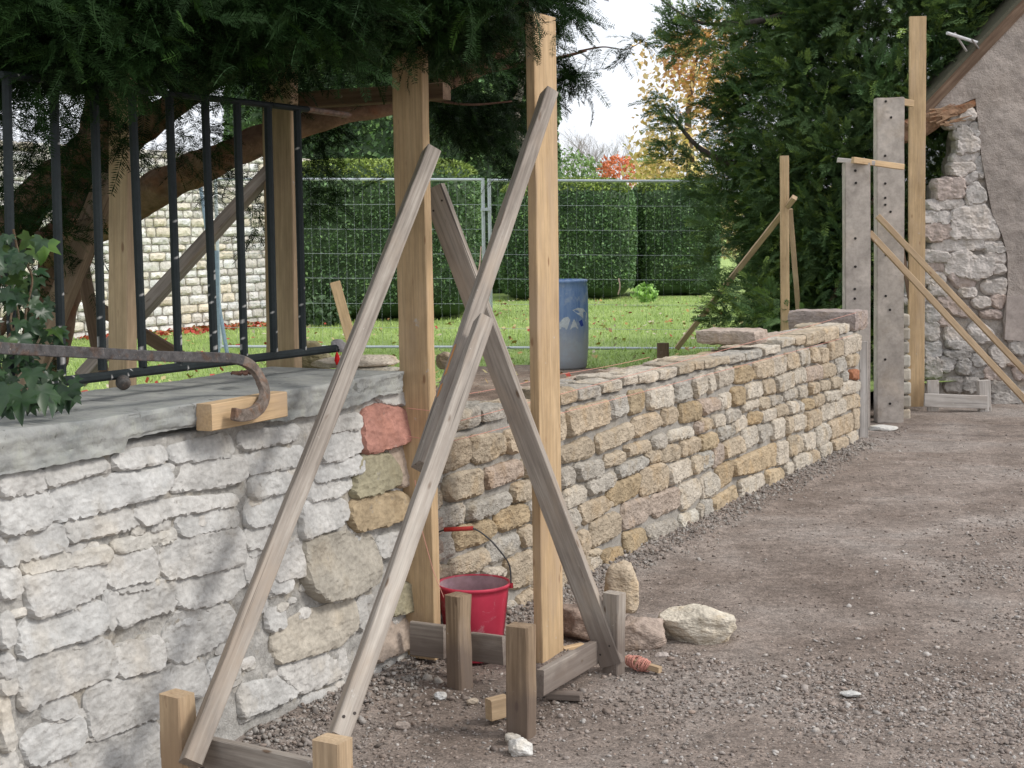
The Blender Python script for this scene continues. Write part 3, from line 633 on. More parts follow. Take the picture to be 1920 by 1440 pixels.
# braces in front
br1a, br1b = AT(357, 1432, 3.98), AT(810, 285, 5.43)
beam('diagonal_brace', br1a, br1b, Vector((.84, .54, 0)), .052, .060, 'grey_wood', 'longest grey brace, leaning from the bottom left stake up to the first post', 'brace', GB)
beam('diagonal_brace', AT(634, 1385, 3.86), AT(908, 602, 4.86), Vector((.84, .54, 0)), .050, .058, 'grey_wood', 'lower of the two lapped grey braces, rising from the stake cut by the picture bottom', 'brace', GB)
BRP = beam('diagonal_brace', AT(790, 876, 4.62), AT(1030, 176, 5.60), Vector((.84, .54, 0)), .048, .060, 'grey_wood', 'upper lapped grey brace with orange paint marks, leaning on the edge-on plank', 'brace', GB)
beam('diagonal_brace', AT(1148, 1246, 5.48), AT(812, 352, 5.70), Vector((.9, -.42, 0)), .088, .034, 'grey_wood', 'grey board brace running down right from the first post to the stake by the stones', 'brace', GB)
# orange paint marks
bpy.context.view_layer.update()
def nails(o, L, zs, hw, ht):
    for z_ in zs:
        for sx in (-.35, .35):
            p = o.matrix_world @ Vector((sx * hw * 2 * .8, -ht - .0008, z_ + sx * .03)); q = o.matrix_world @ Vector((sx * hw * 2 * .8, -ht + .003, z_ + sx * .03))
            mb = MB(); mb.tube([q, p], .0042, 8, (.06, .05, .045)); mb.build('nail_head', M['vc'], o)
for o in [x for x in bpy.data.objects if x.name.startswith('diagonal_brace')][:4]:
    L_ = max(q.co.z for q in o.data.vertices); hw_ = max(q.co.x for q in o.data.vertices); ht_ = max(q.co.y for q in o.data.vertices)
    nails(o, L_, (.06, L_ - .07) + ((.55 * L_,) if L_ < 1.6 else ()), hw_ - .004, ht_ - .003)
for z0_, z1_ in ((.335, .455), (.25, .30)):
    mb = MB(); nn_ = 7; vv_ = []
    for k in range(nn_ + 1):
        z_ = z0_ + (z1_ - z0_) * k / nn_; e_ = .011 + .006 * noise.noise(Vector((z_ * 60, 0, 0)))
        for y_ in (-e_ + .002, e_ * .8): vv_.append(BRP.matrix_world @ Vector((-.0252, y_, z_)))
    mb.add(vv_, [(2 * k, 2 * k + 1, 2 * k + 3, 2 * k + 2) for k in range(nn_)], (.60, .27, .10)); mb.build('paint_mark', M['vc'], BRP)
# stakes
def stake(px, py, z, w_, t_, top, m, label, wd=(1, -.45, 0), Y=None):
    if Y: a = AT(px, py, Y)
    else: a = G(px, py, z)
    bot = Vector((a.x, a.y, -.12)); tp = Vector((a.x + top[1], a.y, top[0]))
    return beam('wooden_stake', bot, tp, wd, w_, t_, m, label, 'stake', GS, ch=.005, wob=.003)
stake(862, 1288, 0, .068, .068, (.335, 0), 'brown_wood', 'brown square stake standing in front of the red bucket', wd=(.75, -.66, 0))
stake(978, 1378, 0, .080, .062, (.36, .002), 'brown_wood', 'grey-brown square stake nearest the tall edge-on plank, with white rocks at its foot', wd=(.88, -.47, 0))
stake(1150, 1262, 0, .070, .055, (.300, .004), 'grey_wood', 'stake the short board brace ends on, beside the string spool', wd=(.75, -.6, 0))
a4 = G(335, 1300, .365); beam('wooden_stake', (a4.x, a4.y, -.15), (a4.x - .006, a4.y, .365), (.8, -.6, 0), .085, .065, 'pine_dull', 'tan square stake at the bottom left, holding the foot of the longest brace', 'stake', GS, ch=.005, wob=.003)
a5 = G(624, 1385, .365); beam('wooden_stake', (a5.x, a5.y, -.15), (a5.x, a5.y, .365), (.88, -.5, 0), .085, .065, 'pine_dull', 'pale square stake cut off by the bottom edge of the picture', 'stake', GS, ch=.005, wob=.003)
# low boards
d45 = (a5 - a4).normalized(); n45 = Vector((-d45.y, d45.x, 0))
beam('low_board', a4 + n45 * .03 + Vector((0, 0, -.16)) - d45 * .03, a5 + n45 * .055 + Vector((0, 0, -.13)) + d45 * .02, (0, 0, 1), .085, .025, 'grey_wood', 'grey board between the two stakes at the bottom left', 'board', GR)
beam('board_offcut', a4 + n45 * .01 - d45 * .085 + Vector((0, 0, -.16)), a4 + n45 * .01 - d45 * .04 + Vector((0, 0, -.16)), (0, 0, 1), .08, .03, 'brown_wood', 'short board end sticking out left of the bottom left stake', 'board', GR)
beam('low_board', AT(1012, 1281, 4.95) , AT(1116, 1222, 5.50), (0, 0, 1), .088, .028, 'grey_wood', 'sloping grey-brown board joining the stake by the plank to the stake by the stones', 'board', GR)
beam('low_board', AT(771, 1196, 5.50), AT(834, 1204, 5.44), (0, 0, 1), .125, .022, 'grey_wood', 'short weathered board across the foot of the first post', 'board', GR)
beam('low_board', AT(886, 1212, 5.47), AT(946, 1220, 5.38), (0, 0, 1), .105, .022, 'grey_wood', 'grey board below the red bucket, between the two square stakes', 'board', GR)
beam('board_offcut', AT(916, 1331, 4.92), AT(950, 1322, 4.96), (0, 0, 1), .07, .04, 'pine_dull', 'short yellow board end poking out left of the grey-brown stake', 'board', GR)
beam('board_offcut', AT(1054, 1222, 5.80), AT(1092, 1214, 5.86), (0, 0, 1), .035, .03, 'pine', 'small yellow batten end behind the foot of the edge-on plank', 'board', GR)
beam('board_offcut', G(1030, 1303, .014), G(1090, 1306, .018), (0, 1, 0), .04, .025, 'grey_wood', 'small grey batten piece lying on the gravel right of the square stake', 'board', GR)
# behind the wall
beam('diagonal_brace', AT(150, 712, 5.55), AT(505, 322, 6.05), Vector((.6, 0, .8)), .095, .04, 'grey_wood', 'wide grey brace behind the railing, rising right to the thick post', 'brace', GB)
beam('diagonal_brace', AT(45, 745, 5.6), AT(205, 330, 5.9), Vector((.8, 0, .4)), .085, .05, 'brown_wood', 'brownish brace behind the ivy, rising right to the left railing post', 'brace', GB)
beam('diagonal_brace', AT(150, 470, 6.5), AT(192, 700, 6.4), Vector((1, 0, 0)), .052, .03, 'dark_wood', 'thin dark steep brace behind the railing, left of the left post', 'brace', GB)
beam('diagonal_brace', AT(185, 578, 6.4), AT(345, 672, 6.3), Vector((0, 0, 1)), .05, .03, 'dark_wood', 'thin dark low brace sloping down right behind the railing', 'brace', GB)
beam('cross_beam', AT(540, 190, 6.12), AT(838, 171, 5.80), (0, 0, 1), .062, .06, 'dark_wood', 'dark brown beam under the yew foliage, tying the thick post to the first post', 'beam')
beam('diagonal_brace', AT(628, 530, 10.5), AT(672, 690, 10.2), Vector((1, 0, 0)), .07, .03, 'pine', 'short yellow leaning batten on the lawn behind the longest brace', 'brace', GB)
# far timbers
beam('upright_post', AT(1472, 640, 14), AT(1471, 292, 14), (1, 0, 0), .075, .05, 'pine', 'slender yellow post in front of the dark conifer, behind the new wall', 'post', GU)
beam('diagonal_brace', AT(1270, 652, 15.6), AT(1490, 370, 13.9), (0, 1, 0), .05, .05, 'pine_dull', 'long thin brace rising from the lawn to the slender far post', 'brace', GB)
beam('diagonal_brace', AT(1481, 392, 14.08), AT(1500, 620, 14.4), (1, 0, 0), .045, .03, 'pine_dull', 'steep thin brace right of the slender far post', 'brace', GB)
beam('wooden_stake', AT(1243, 690, 15.7), AT(1243, 643, 15.7), (1, 0, 0), .12, .06, 'dark_wood', 'short dark stake on the lawn beside the foot of the long thin brace', 'stake', GS)
beam('diagonal_brace', AT(1545, 600, 14.6), AT(1640, 372, 14.6), (1, 0, 0), .05, .04, 'dark_wood', 'brown brace behind the shorter concrete post', 'brace', GB)
beam('diagonal_brace', AT(1683, 425, 13.6), AT(1706, 560, 13.6), (1, 0, 0), .04, .03, 'dark_wood', 'dark brace in the gap left of the tall yellow plank by the house', 'brace', GB)
beam('upright_post', AT(1717, 762, 13.6), AT(1720.5, 31, 13.6), (1, 0, 0), .142, .04, 'pine', 'tallest yellow plank, right in front of the broken house corner', 'post', GU)
beam('diagonal_brace', AT(1645, 405, 12.55) + Vector((0, 0, 0)), AT(2080, 862, 12.25), (0, 1, 0), .05, .045, 'pine_dull', 'upper thin brace sloping right in front of the house, from the taller concrete post', 'brace', GB)
beam('diagonal_brace', AT(1630, 436, 12.0), AT(2050, 888, 11.7), (0, 1, 0), .05, .045, 'pine_dull', 'lower thin brace sloping right in front of the house, from the shorter concrete post', 'brace', GB)
beam('wooden_batten', AT(1570, 300, 11.98), AT(1640, 306, 11.98), (0, 0, 1), .035, .03, 'white_wood', 'short pale batten across the top of the shorter concrete post', 'batten')
beam('wooden_batten', AT(1599, 300, 11.86), AT(1693, 313, 12.2), (0, 0, 1), .045, .03, 'pine', 'small yellow batten tying the two concrete posts near the top', 'batten')
beam('wooden_batten', AT(1686, 190, 13.05), AT(1712, 194, 13.1), (0, 0, 1), .055, .03, 'pine', 'short yellow batten between the taller concrete post top and the tallest plank', 'batten')
beam('low_board', AT(1733, 750, 13.4), AT(1850, 754, 13.4), (0, 0, 1), .115, .03, 'white_wood', 'pale low board at the foot of the house wall', 'board', GR)
beam('wooden_stake', AT(1749, 775, 13.5), AT(1749, 713, 13.5), (1, 0, 0), .10, .04, 'white_wood', 'short pale stake behind the low board, nearest the tallest plank', 'stake', GS)
beam('wooden_stake', AT(1846, 775, 13.45), AT(1844, 713, 13.45), (1, 0, 0), .10, .08, 'white_wood', 'short pale stake at the right end of the low board by the house', 'stake', GS)
# whitish board closing the wall's end
beam('end_board', AT(1619, 832, 11.55), AT(1618, 640, 11.55), (1, 0, 0), .062, .03, 'white_wood', 'whitewashed upright board closing the end of the new wall', 'board')

# concrete posts with bolt holes
def cpost(px0, px1, pyb, pyt, Y, holes, label, depth=.12):
    xm = (px0 + px1) / 2; a = AT(xm, pyb, Y); b = AT(xm, pyt, Y); wpx = (px1 - px0) * Y / F
    root = empty('concrete_post', a, label, 'post', 'concrete posts')
    bm = bmesh.new(); bmesh.ops.create_cube(bm, size=1)
    bmesh.ops.subdivide_edges(bm, edges=bm.edges[:], cuts=6, use_grid_fill=True)
    for q in bm.verts:
        q.co.x *= wpx; q.co.y *= depth; q.co.z = (q.co.z + .5) * (b.z - a.z)
        d = fbm(q.co * 6 + Vector((px0, 0, 0)), 3) * .004; q.co += Vector((d, 0, d))
    bmesh.ops.bevel(bm, geom=[e for e in bm.edges if len(e.link_faces) == 2 and e.calc_face_angle(0) > 1], offset=.006, segments=2, affect='EDGES')
    for q in bm.verts: q.co += Vector((a.x, a.y, a.z)) + Vector(((b.x - a.x) * q.co.z / max(.1, b.z - a.z), 0, 0))
    me = bpy.data.meshes.new('shaft'); bm.to_mesh(me); bm.free()
    ca = me.color_attributes.new('Col', 'FLOAT_COLOR', 'POINT'); c = np.ones((len(me.vertices), 4), dtype=np.float32); c[:, :3] = (.45, .40, .355); ca.data.foreach_set('color', c.ravel())
    link('shaft', me, M['concrete'], root)
    for hx, hy in holes:
        p = AT(hx, hy, Y - depth / 2 - .006); mb = MB()
        mb.tube([p, p + Vector((0, .02, 0))], .010, 10, (.03, .027, .025)); mb.build('bolt_hole_shade', M['vc'], root)  # dark disc on the face, coloured as the shade inside a bolt hole
    return root
cpost(1582, 1629, 800, 305, 12.0, [(1604, 320), (1605, 343), (1604, 447), (1604, 500), (1603, 542), (1603, 560)], 'shorter concrete post with bolt holes, behind the big stone at the wall end')
cpost(1641, 1692, 792, 184, 12.72, [(1661, 190), (1671, 220), (1660, 292), (1660, 344), (1660, 371), (1660, 384), (1670, 397), (1661, 478), (1661, 555), (1669, 581), (1660, 674), (1669, 757)],
      'taller concrete post with bolt holes, beside the tallest yellow plank')
mb = MB(); a = AT(1693, 700, 12.95)
for q in range(12):
    pass
root = empty('stone_pier', AT(1698, 780, 13.2), 'low narrow stone pier between the taller concrete post and the tallest plank', 'pier')
mb = MB(); zz = -.02
for q in range(8):
    h_ = .115; a = AT(1690, 700, 13.0).x; 
    sv = random.uniform(-.01, .012)
    V = [Vector((a - .12, 12.95, zz)), Vector((a + .065 + sv, 12.95, zz)), Vector((a + .065 + sv, 12.95, zz + h_ - .008)), Vector((a - .12, 12.95, zz + h_ - .008))]
    mb.box(V[0], (V[1] - V[0]), (0, .3, 0), (0, 0, h_ - .01), jit(CC[random.choice('wgc')], .06)); zz += h_
bmo = mb.build('stonework', M['concrete'], root)
mdf = bmo.modifiers.new('bevel', 'BEVEL'); mdf.width = .018; mdf.segments = 2
rock('flat_stone', G(1655, 803, .01), (.24, .2, .05), (.60, .58, .54), 41, label='flat white slab on the ground between the wall end and the taller concrete post', group='loose stones', boxy=5, rough=.03)

# ------------------------------------------------------------------ iron railing, hook, wood block
rl0, rl1 = W(120, 712, -.25), W(642, 652, -.25)
def RP(px, py, off=-.25):
    s, z_ = W(px, py, off); return WP(s, z_, off)
CI = (.018, .024, .026)
rail = empty('iron_railing', RP(380, 690), 'chipped black iron railing standing on the grey slab beneath the yew', 'railing')
def barbox(name, a, b, w_, t_, wd, parent, col=CI, m='iron', flecks=True):
    a = Vector(a); b = Vector(b); Z = (b - a); L = Z.length; Z.normalize(); X = Vector(wd); X = (X - Z * X.dot(Z)).normalized(); Y = Z.cross(X)
    n = max(8, int(L / .006)); sec = 8; v = []; f = []; cs = []
    sv = Vector((random.uniform(0, 99), 0, 0))
    for i in range(n + 1):
        for k in range(sec):
            an = 2 * PI * (k + .5) / sec; x, y = math.cos(an), math.sin(an); kk = (abs(x) ** 4 + abs(y) ** 4) ** -.25
            p = a + Z * (L * i / n) + X * x * kk * w_ / 2 + Y * y * kk * t_ / 2; v.append(p)
            q = noise.noise(Vector((L * i / n * 55, math.cos(an) * 1.1, math.sin(an) * 1.1)) + sv) + .25 * noise.noise(Vector((L * i / n * 3, 0, 7)) + sv) + .2 * noise.noise(Vector((L * i / n * 160, math.cos(an) * 3, math.sin(an) * 3)) + sv)
            low = 1 - i / n
            fl = flecks and q > .80 - .27 * low ** 2
            cs.append((.50, .49, .47) if fl else col)
    for i in range(n):
        for k in range(sec): p, q = i * sec + k, i * sec + (k + 1) % sec; f.append((p, q, q + sec, p + sec))
    f.append(tuple(reversed(range(sec)))); f.append(tuple(n * sec + k for k in range(sec)))
    return py_mesh(name, v, f, M[m], parent, cs, False)
for bx_, tx, byy in ((24, 12, 735), (116, 100, 704), (192, 176, 694), (268, 247, 688), (335, 317, 683), (402, 384, 677), (458, 444, 671), (514, 502, 664), (568, 557, 657)):
    barbox('bar', RP(bx_, byy), RP(tx, 185 + (tx - 384) * .11 - (6 if tx < 300 else 0)), .026, .026, U, rail)
barbox('bottom_rail', RP(60, 722), RP(640, 652), .030, .028, N, rail)
barbox('top_rail', RP(0, 140), RP(575, 205), .030, .020, N, rail)
barbox('rusty_rail_end', RP(575, 205), RP(652, 216), .034, .020, N, rail, col=(.26, .19, .16), m='rust', flecks=False)
o = rock('ball_foot', RP(231, 716, -.22) + Vector((0, 0, -.002)), (.046, .046, .046), (.10, .095, .09), 3, parent=rail, boxy=2, rough=.03, m='rust', sub=3)
o = rock('mortar_clump', RP(636, 648), (.06, .06, .05), (.46, .43, .42), 5, parent=rail, boxy=2.2, rough=.25, m='mortar', sub=3)
# red tag hanging at the railing end
mb = MB(); p = RP(632, 672, -.21)
mb.tube([p + Vector((0, 0, .024)), p + Vector((0, 0, .012)), p + Vector((.001, 0, -.008)), p + Vector((0, 0, -.024))], [.002, .007, .011, .004], 10, (.62, .02, .02))
mb.tube([p + Vector((0, 0, .04)), p + Vector((0, 0, .022))], .0015, 5, (.1, .1, .1))
tag(mb.build('red_tag', M['vc'], smooth=True), 'small red plastic drop hanging from the railing end', 'tag')
# hook
hk = [(-30, 651, -.02), (60, 656, -.01), (180, 662, .0), (300, 668, .02), (400, 670, .03), (442, 673, .04), (468, 684, .06), (485, 705, .08), (496, 734, .10), (491, 758, .115), (474, 774, .125), (452, 779, .128), (437, 776, .128)]
pts = smoothpath([RP(x, y, o_) for x, y, o_ in hk], 8)
v = []; f = []; cs = []; n = len(pts)
for i, p in enumerate(pts):
    t = (pts[min(i + 1, n - 1)] - pts[max(i - 1, 0)]).normalized(); up = Vector((0, 0, 1))
    b_ = N - t * N.dot(t); b_.normalize(); c_ = t.cross(b_)
    frac = i / n; hh_ = .0155 if frac < .6 else .0185; tt = .010
    for (x, y) in ((-1, -1), (1, -1), (1, 1), (-1, 1)): v.append(p + b_ * x * tt + c_ * y * hh_); cs.append((.10, .095, .095) if frac < .45 else ((.19, .155, .13)))
for i in range(n - 1):
    for k in range(4): a_, q_ = i * 4 + k, i * 4 + (k + 1) % 4; f.append((a_, q_, q_ + 4, a_ + 4))
f.append((3, 2, 1, 0)); f.append(tuple((n - 1) * 4 + k for k in range(4)))
ho = py_mesh('iron_hook', v, f, M['rust'], None, cs); tag(ho, 'long rusty iron bar ending in a hook, curled over the wooden block', 'iron hook')
md = ho.modifiers.new('b', 'BEVEL'); md.width = .003; md.segments = 2
# wood block clamped against the slab
pa, pb = W(389, 781, .075), W(531, 757, .075)
beam('wood_block', WP(pa[0], pa[1] - .004, .062), WP(pb[0], pb[1], .062), (0, 0, 1), .080, .058, 'pine', 'pale yellow wooden block clamped to the slab edge under the iron hook', 'wood block')
# rusty flakes on the slab
mb = MB()
for q in range(26):
    p = AT(380 + q * 3.6, 704 + random.uniform(-4, 4), 5.0); s_, z_ = (p - P0).dot(U), p.z
    p = WP(s_, W(450, 703, -.1)[1] , -.12 + random.uniform(-.03, .03)) + Vector((0, 0, -.0))
    mb.tube([p, p + Vector((random.uniform(-.03, .03), random.uniform(-.02, .02), .004))], [.006, .003], 5, (.11, .06, .045))
tag(mb.build('bark_scraps', M['vc']), 'line of reddish brown bark scraps lying on the grey slab', 'debris', kind='stuff')

# ------------------------------------------------------------------ bucket, strings, ground stones
def lathe(name, prof, c, m, parent=None, seg=48, col=None):
    v = []; f = []
    for r, z_ in prof:
        for k in range(seg): a = 2 * PI * k / seg; v.append((c[0] + r * math.cos(a), c[1] + r * math.sin(a), c[2] + z_))
    for i in range(len(prof) - 1):
        for k in range(seg): a, b = i * seg + k, i * seg + (k + 1) % seg; f.append((a, b, b + seg, a + seg))
    f.append(tuple(range(seg)))
    me = bpy.data.meshes.new(name); me.from_pydata([Vector(x) - Vector(c) for x in v], [], f); me.update(); me.polygons.foreach_set('use_smooth', [True] * len(me.polygons))
    if col:
        a = me.color_attributes.new('Col', 'FLOAT_COLOR', 'POINT'); cc = np.ones((len(v), 4), dtype=np.float32); cc[:, :3] = col; a.data.foreach_set('color', cc.ravel())
    o = bpy.data.objects.new(name, me); me.materials.append(m); COL.objects.link(o); o.location = c
    if parent: o.parent = parent; o.matrix_parent_inverse = Matrix.Translation(parent.location).inverted()
    return o
BC = AT(888, 1092, 5.70); zr = BC.z; BC.z = .012
bk = empty('bucket', BC, 'red plastic builder\'s bucket with mortar splashes between the two tall planks', 'bucket')
H = zr - .012
lathe('body', [(.001, .002), (.098, .0), (.103, .004), (.132, H - .03), (.134, H - .012), (.140, H - .012), (.142, H - .002), (.139, H + .002), (.131, H), (.128, H - .03), (.100, .012), (.001, .012)], BC, M['red'], bk)
lathe('mortar_crust', [(.118, H - .09), (.1235, H - .05), (.1275, H - .03), (.1295, H - .003), (.1285, H - .003), (.1225, H - .05), (.117, H - .09)], BC, M['concrete'], bk, col=(.50, .33, .36))
er = BC + Vector((.141, -.02, H - .006)); el = BC + Vector((-.141, .02, H - .006))
hp = [er, AT(955, 1060, 5.68), AT(935, 1030, 5.67), AT(912, 1006, 5.66), AT(887, 991, 5.66), AT(860, 991, 5.67), AT(835, 993, 5.68), AT(812, 1006, 5.72), AT(795, 1040, 5.74), el]
mb = MB(); mb.tube(smoothpath(hp, 6), .0032, 7, (.10, .10, .10)); mb.build('handle_wire', M['vc'], bk, True)
mb = MB(); mb.tube([AT(887, 990.5, 5.66), AT(833, 993, 5.68)], .0085, 12, (.50, .06, .05)); mb.build('grip', M['vc'], bk, True)
for e in (er, el):
    mb = MB(); mb.tube([e + Vector((0, 0, -.012)), e + Vector((0, 0, .006))], .008, 8, (.55, .05, .07)); mb.build('handle_lug', M['vc'], bk)

def string(pts, label, r=.0013, sag=.006, m='string'):
    out = []
    for i in range(len(pts) - 1):
        a, b = Vector(pts[i]), Vector(pts[i + 1])
        for k in range(12): t = k / 12; out.append(a.lerp(b, t) + Vector((0, 0, -sag * 4 * t * (1 - t))))
    out.append(Vector(pts[-1])); mb = MB(); mb.tube(out, r, 5); tag(mb.build('builders_line', M[m]), label, 'string', 'builder\'s strings along the new wall')
string([WP(*W(852, 792, .05), .05), WP(*W(1606, 586, .05), .05)], 'upper pink string stretched along the front of the new wall to the big end stone')
string([WP(*W(790, 842, .055), .055), WP(*W(1598, 629, .055), .055)], 'lower pale string stretched along the front face of the new wall')
string([WP(*W(880, 738, -.2), -.2), WP(*W(1040, 703, -.2), -.2), WP(*W(1218, 670, -.2), -.2)], 'short pink string over the back edge of the new wall near the blue drum')
# string turns round the first post, hanging end
pA, pB, pC = AT(761, 766, 5.50), AT(800, 768, 5.47), AT(828, 764, 5.56)
string([AT(763, 765, 5.505), AT(806, 770, 5.47)], 'pink string wrapped round the first post at wall-top height', sag=0)
string([AT(764, 818, 5.505), AT(790, 822, 5.475)], 'second string turn round the first post below the wrapped one', sag=0)
string([AT(778, 900, 5.47), AT(790, 990, 5.46), AT(812, 1070, 5.46), AT(832, 1120, 5.45)], 'loose string end hanging down the first post to the bucket', sag=.0)
mb = MB(); a = AT(1480, 578, 12.2)
# ---- spool: string wound on a stick
sp = empty('string_spool', G(1205, 1246, 0), 'pink string wound on a short stick lying on the gravel', 'string spool')
a, b = G(1170, 1236, .035), G(1238, 1256, .022)
beam('stick', a, b, (0, 0, 1), .024, .022, 'pine_dull', parent=sp)
mb = MB(); ax = (b - a).normalized(); c0 = a.lerp(b, .42)
for q in range(26):
    t0 = random.uniform(-.045, .04); an = random.uniform(-.5, .5); r = .036 - abs(t0) * .28 + random.uniform(-.003, .002)
    x = ax.orthogonal().normalized(); y = ax.cross(x); ring = []
    for k in range(15):
        th_ = 2 * PI * k / 14; ring.append(c0 + ax * (t0 + an * .03 * math.sin(th_)) + (x * math.cos(th_) + y * math.sin(th_)) * r * .75)
    mb.tube(ring, .0022, 4, (1, 1, 1), cap=False)
mb.build('wound_string', M['string'], sp)
GL = 'loose stones on the drive'
p = G(1310, 1208, 0)
rock('white_block', p + Vector((0, .06, .062)), (.29, .19, .145), (.62, .56, .46), 152, label='pale cream limestone block lying alone on the drive', group=GL, rotz=-.05, boxy=5, rough=.10, m='newstone', sub=5, npl=8)
rock('upright_stone', G(1160, 1205, 0) + Vector((.02, .10, .20)), (.13, .10, .20), (.56, .46, .34), 153, label='tan stone standing on the reddish stones behind the stake', group=GL, boxy=5, rough=.13, npl=10)
rock('red_stone', G(1100, 1206, 0) + Vector((.0, .12, .06)), (.24, .22, .13), (.40, .30, .24), 54, label='reddish brown flat stone behind the short board brace', group=GL, boxy=5, rough=.15, npl=12)
rock('red_stone', G(1200, 1218, 0) + Vector((.0, .04, .06)), (.19, .16, .13), (.45, .36, .30), 55, label='jagged pinkish stone between the stake and the pale block', group=GL, boxy=4.5, rough=.2, npl=14)
rock('thin_stone', G(1241, 1228, .008), (.055, .04, .018), (.50, .44, .40), 56, label='small thin flake in front of the pale block', group=GL, boxy=3)
rock('white_rock', G(974, 1402, .02), (.075, .06, .055), (.66, .64, .60), 57, label='white rock at the foot of the grey-brown square stake', group=GL, boxy=4, rough=.22, npl=18)
rock('white_rock', G(960, 1384, .014), (.05, .045, .03), (.50, .46, .40), 58, label='tan pebble just behind the white rock at the square stake', group=GL, boxy=4, rough=.22, npl=18)
rock('flat_stone', G(1594, 1300, .01), (.075, .05, .018), (.58, .57, .54), 59, label='flat pale stone on the gravel at lower right', group=GL, boxy=2.5, rough=.15)
rock('small_rock', G(825, 1305, .012), (.045, .035, .03), (.55, .55, .54), 60, label='small white stone left of the brown stake', group=GL, boxy=2.5, rough=.15)
rock('small_rock', G(755, 1360, .01), (.05, .035, .025), (.50, .42, .36), 61, label='small pinkish stone on the dirt near the grey brace foot', group=GL, boxy=2.5, rough=.15)
rock('small_rock', G(886, 1315, .01), (.04, .03, .022), (.50, .42, .33), 62, label='small tan stone right of the brown stake foot', group=GL, boxy=2.5, rough=.15)
rock('small_rock', G(490, 1387, .014), (.05, .045, .03), (.52, .45, .38), 63, label='small flat stone on the rubble beside the foot of the old wall', group=GL, boxy=2.5, rough=.15)

# ------------------------------------------------------------------ ground
def ground_mat(name, base, dark, pale, fine=140):
    m, t, b = mat(name, .95, .1); g = nd(t, 'ShaderNodeNewGeometry').outputs['Position']
    c = ramp(t, nz(t, g, 1.1, 5, .6, .5), [(.32, dark), (.5, base), (.7, pale)])
    c = mixc(t, 1.0, c, ramp(t, nz(t, g, 4.5, 7, .75), [(.32, (.68,) * 3), (.66, (1.2,) * 3)]), 'MULTIPLY')
    c = mixc(t, 1.0, c, ramp(t, nz(t, g, 22, 6, .8), [(.32, (.60,) * 3), (.64, (1.25,) * 3)]), 'MULTIPLY')
    c = mixc(t, 1.0, c, ramp(t, nz(t, g, fine, 3, .8), [(.33, (.6,) * 3), (.62, (1.25,) * 3)]), 'MULTIPLY')
    vo = nd(t, 'ShaderNodeTexVoronoi', _Scale=55.0); t.links.new(g, vo.inputs['Vector'])
    c = mixc(t, ramp(t, vo.outputs['Distance'], [(.16, .5), (.26, 0.0)]), c, mixc(t, 1.0, c, (1.9, 1.85, 1.8), 'MULTIPLY'))
    t.links.new(c, b.inputs['Base Color'])
    bump(t, b, mixc(t, .5, nz(t, g, 70, 7, .8), vo.outputs['Distance']), .8, .012); return m
M['drive'] = ground_mat('compacted_gravel', (.262, .218, .188), (.190, .152, .128), (.315, .280, .252))
M['soil'] = ground_mat('bare_soil', (.22, .165, .125), (.14, .10, .075), (.28, .23, .18))
xs = np.arange(-2.2, 7.6, .028); ys = np.concatenate([np.arange(3.2, 9.5, .028), np.arange(9.5, 16.0, .07)])
X, Y = np.meshgrid(xs, ys); Zg = np.zeros_like(X)
dist = (X - P0.x) * N.x + (Y - P0.y) * N.y; salong = (X - P0.x) * U.x + (Y - P0.y) * U.y
for j in range(X.shape[0]):
    for i in range(X.shape[1]):
        x, y = X[j, i], Y[j, i]; q = Vector((x, y, 0)); d = dist[j, i]
        h = .012 * noise.noise(q * 1.3) + .007 * noise.noise(q * 6) + .0045 * noise.noise(q * 22)
        if d < .34 and d > -.1 and salong[j, i] < S_END + .2:
            k = max(0, 1 - d / (.20 + .09 * noise.noise(q * 2.5))); k = max(k, 0)
            h += .045 * k + k ** .5 * .016 * max(-.3, fbm(q * 26, 2))
        Zg[j, i] = h
nx_, ny_ = X.shape[1], X.shape[0]
idx = np.arange(nx_ * ny_).reshape(ny_, nx_)
fq = np.stack([idx[:-1, :-1], idx[:-1, 1:], idx[1:, 1:], idx[1:, :-1]], -1).reshape(-1, 4)
tag(np_mesh('driveway', np.stack([X, Y, Zg], -1).reshape(-1, 3), fq, M['drive'], smooth=True), kind='structure')
def sheet(name, pts, z, m, kind='structure'):
    o = py_mesh(name, [(x, y, z) for x, y in pts], [tuple(range(len(pts)))], m); return tag(o, kind=kind)
sheet('ground', [(-400, -100), (400, -100), (400, 700), (-400, 700)], -.04, M['drive'])
# mortar droppings and crumbs along the foot of the wall
def grassmat():
    m, t, b = mat('lawn', .9, .1); g = nd(t, 'ShaderNodeNewGeometry').outputs['Position']
    c = ramp(t, nz(t, g, .7, 5, .6), [(.35, (.29, .41, .12)), (.65, (.43, .55, .20))])
    c = mixc(t, 1.0, c, ramp(t, nz(t, g, 14, 6, .8), [(.3, (.6,) * 3), (.65, (1.25,) * 3)]), 'MULTIPLY')
    c = mixc(t, ramp(t, nz(t, g, 9, 4, .8), [(.60, 0.0), (.70, .5)]), c, (.30, .27, .10))
    t.links.new(c, b.inputs['Base Color']); bump(t, b, nz(t, g, 60, 5, .8), 1.0, .03); return m
M['lawn'] = grassmat()
ZL = .22
def wl(s, off): p = WP(s, 0, off); return (p.x, p.y)
lawn_pts = [wl(-7, -.47), wl(S_END + .6, -.47), (3.4, 13.6), (5.2, 14.6), (60, 20), (250, 600), (-250, 600), (-60, 5)]
sheet('lawn', lawn_pts, ZL, M['lawn'])
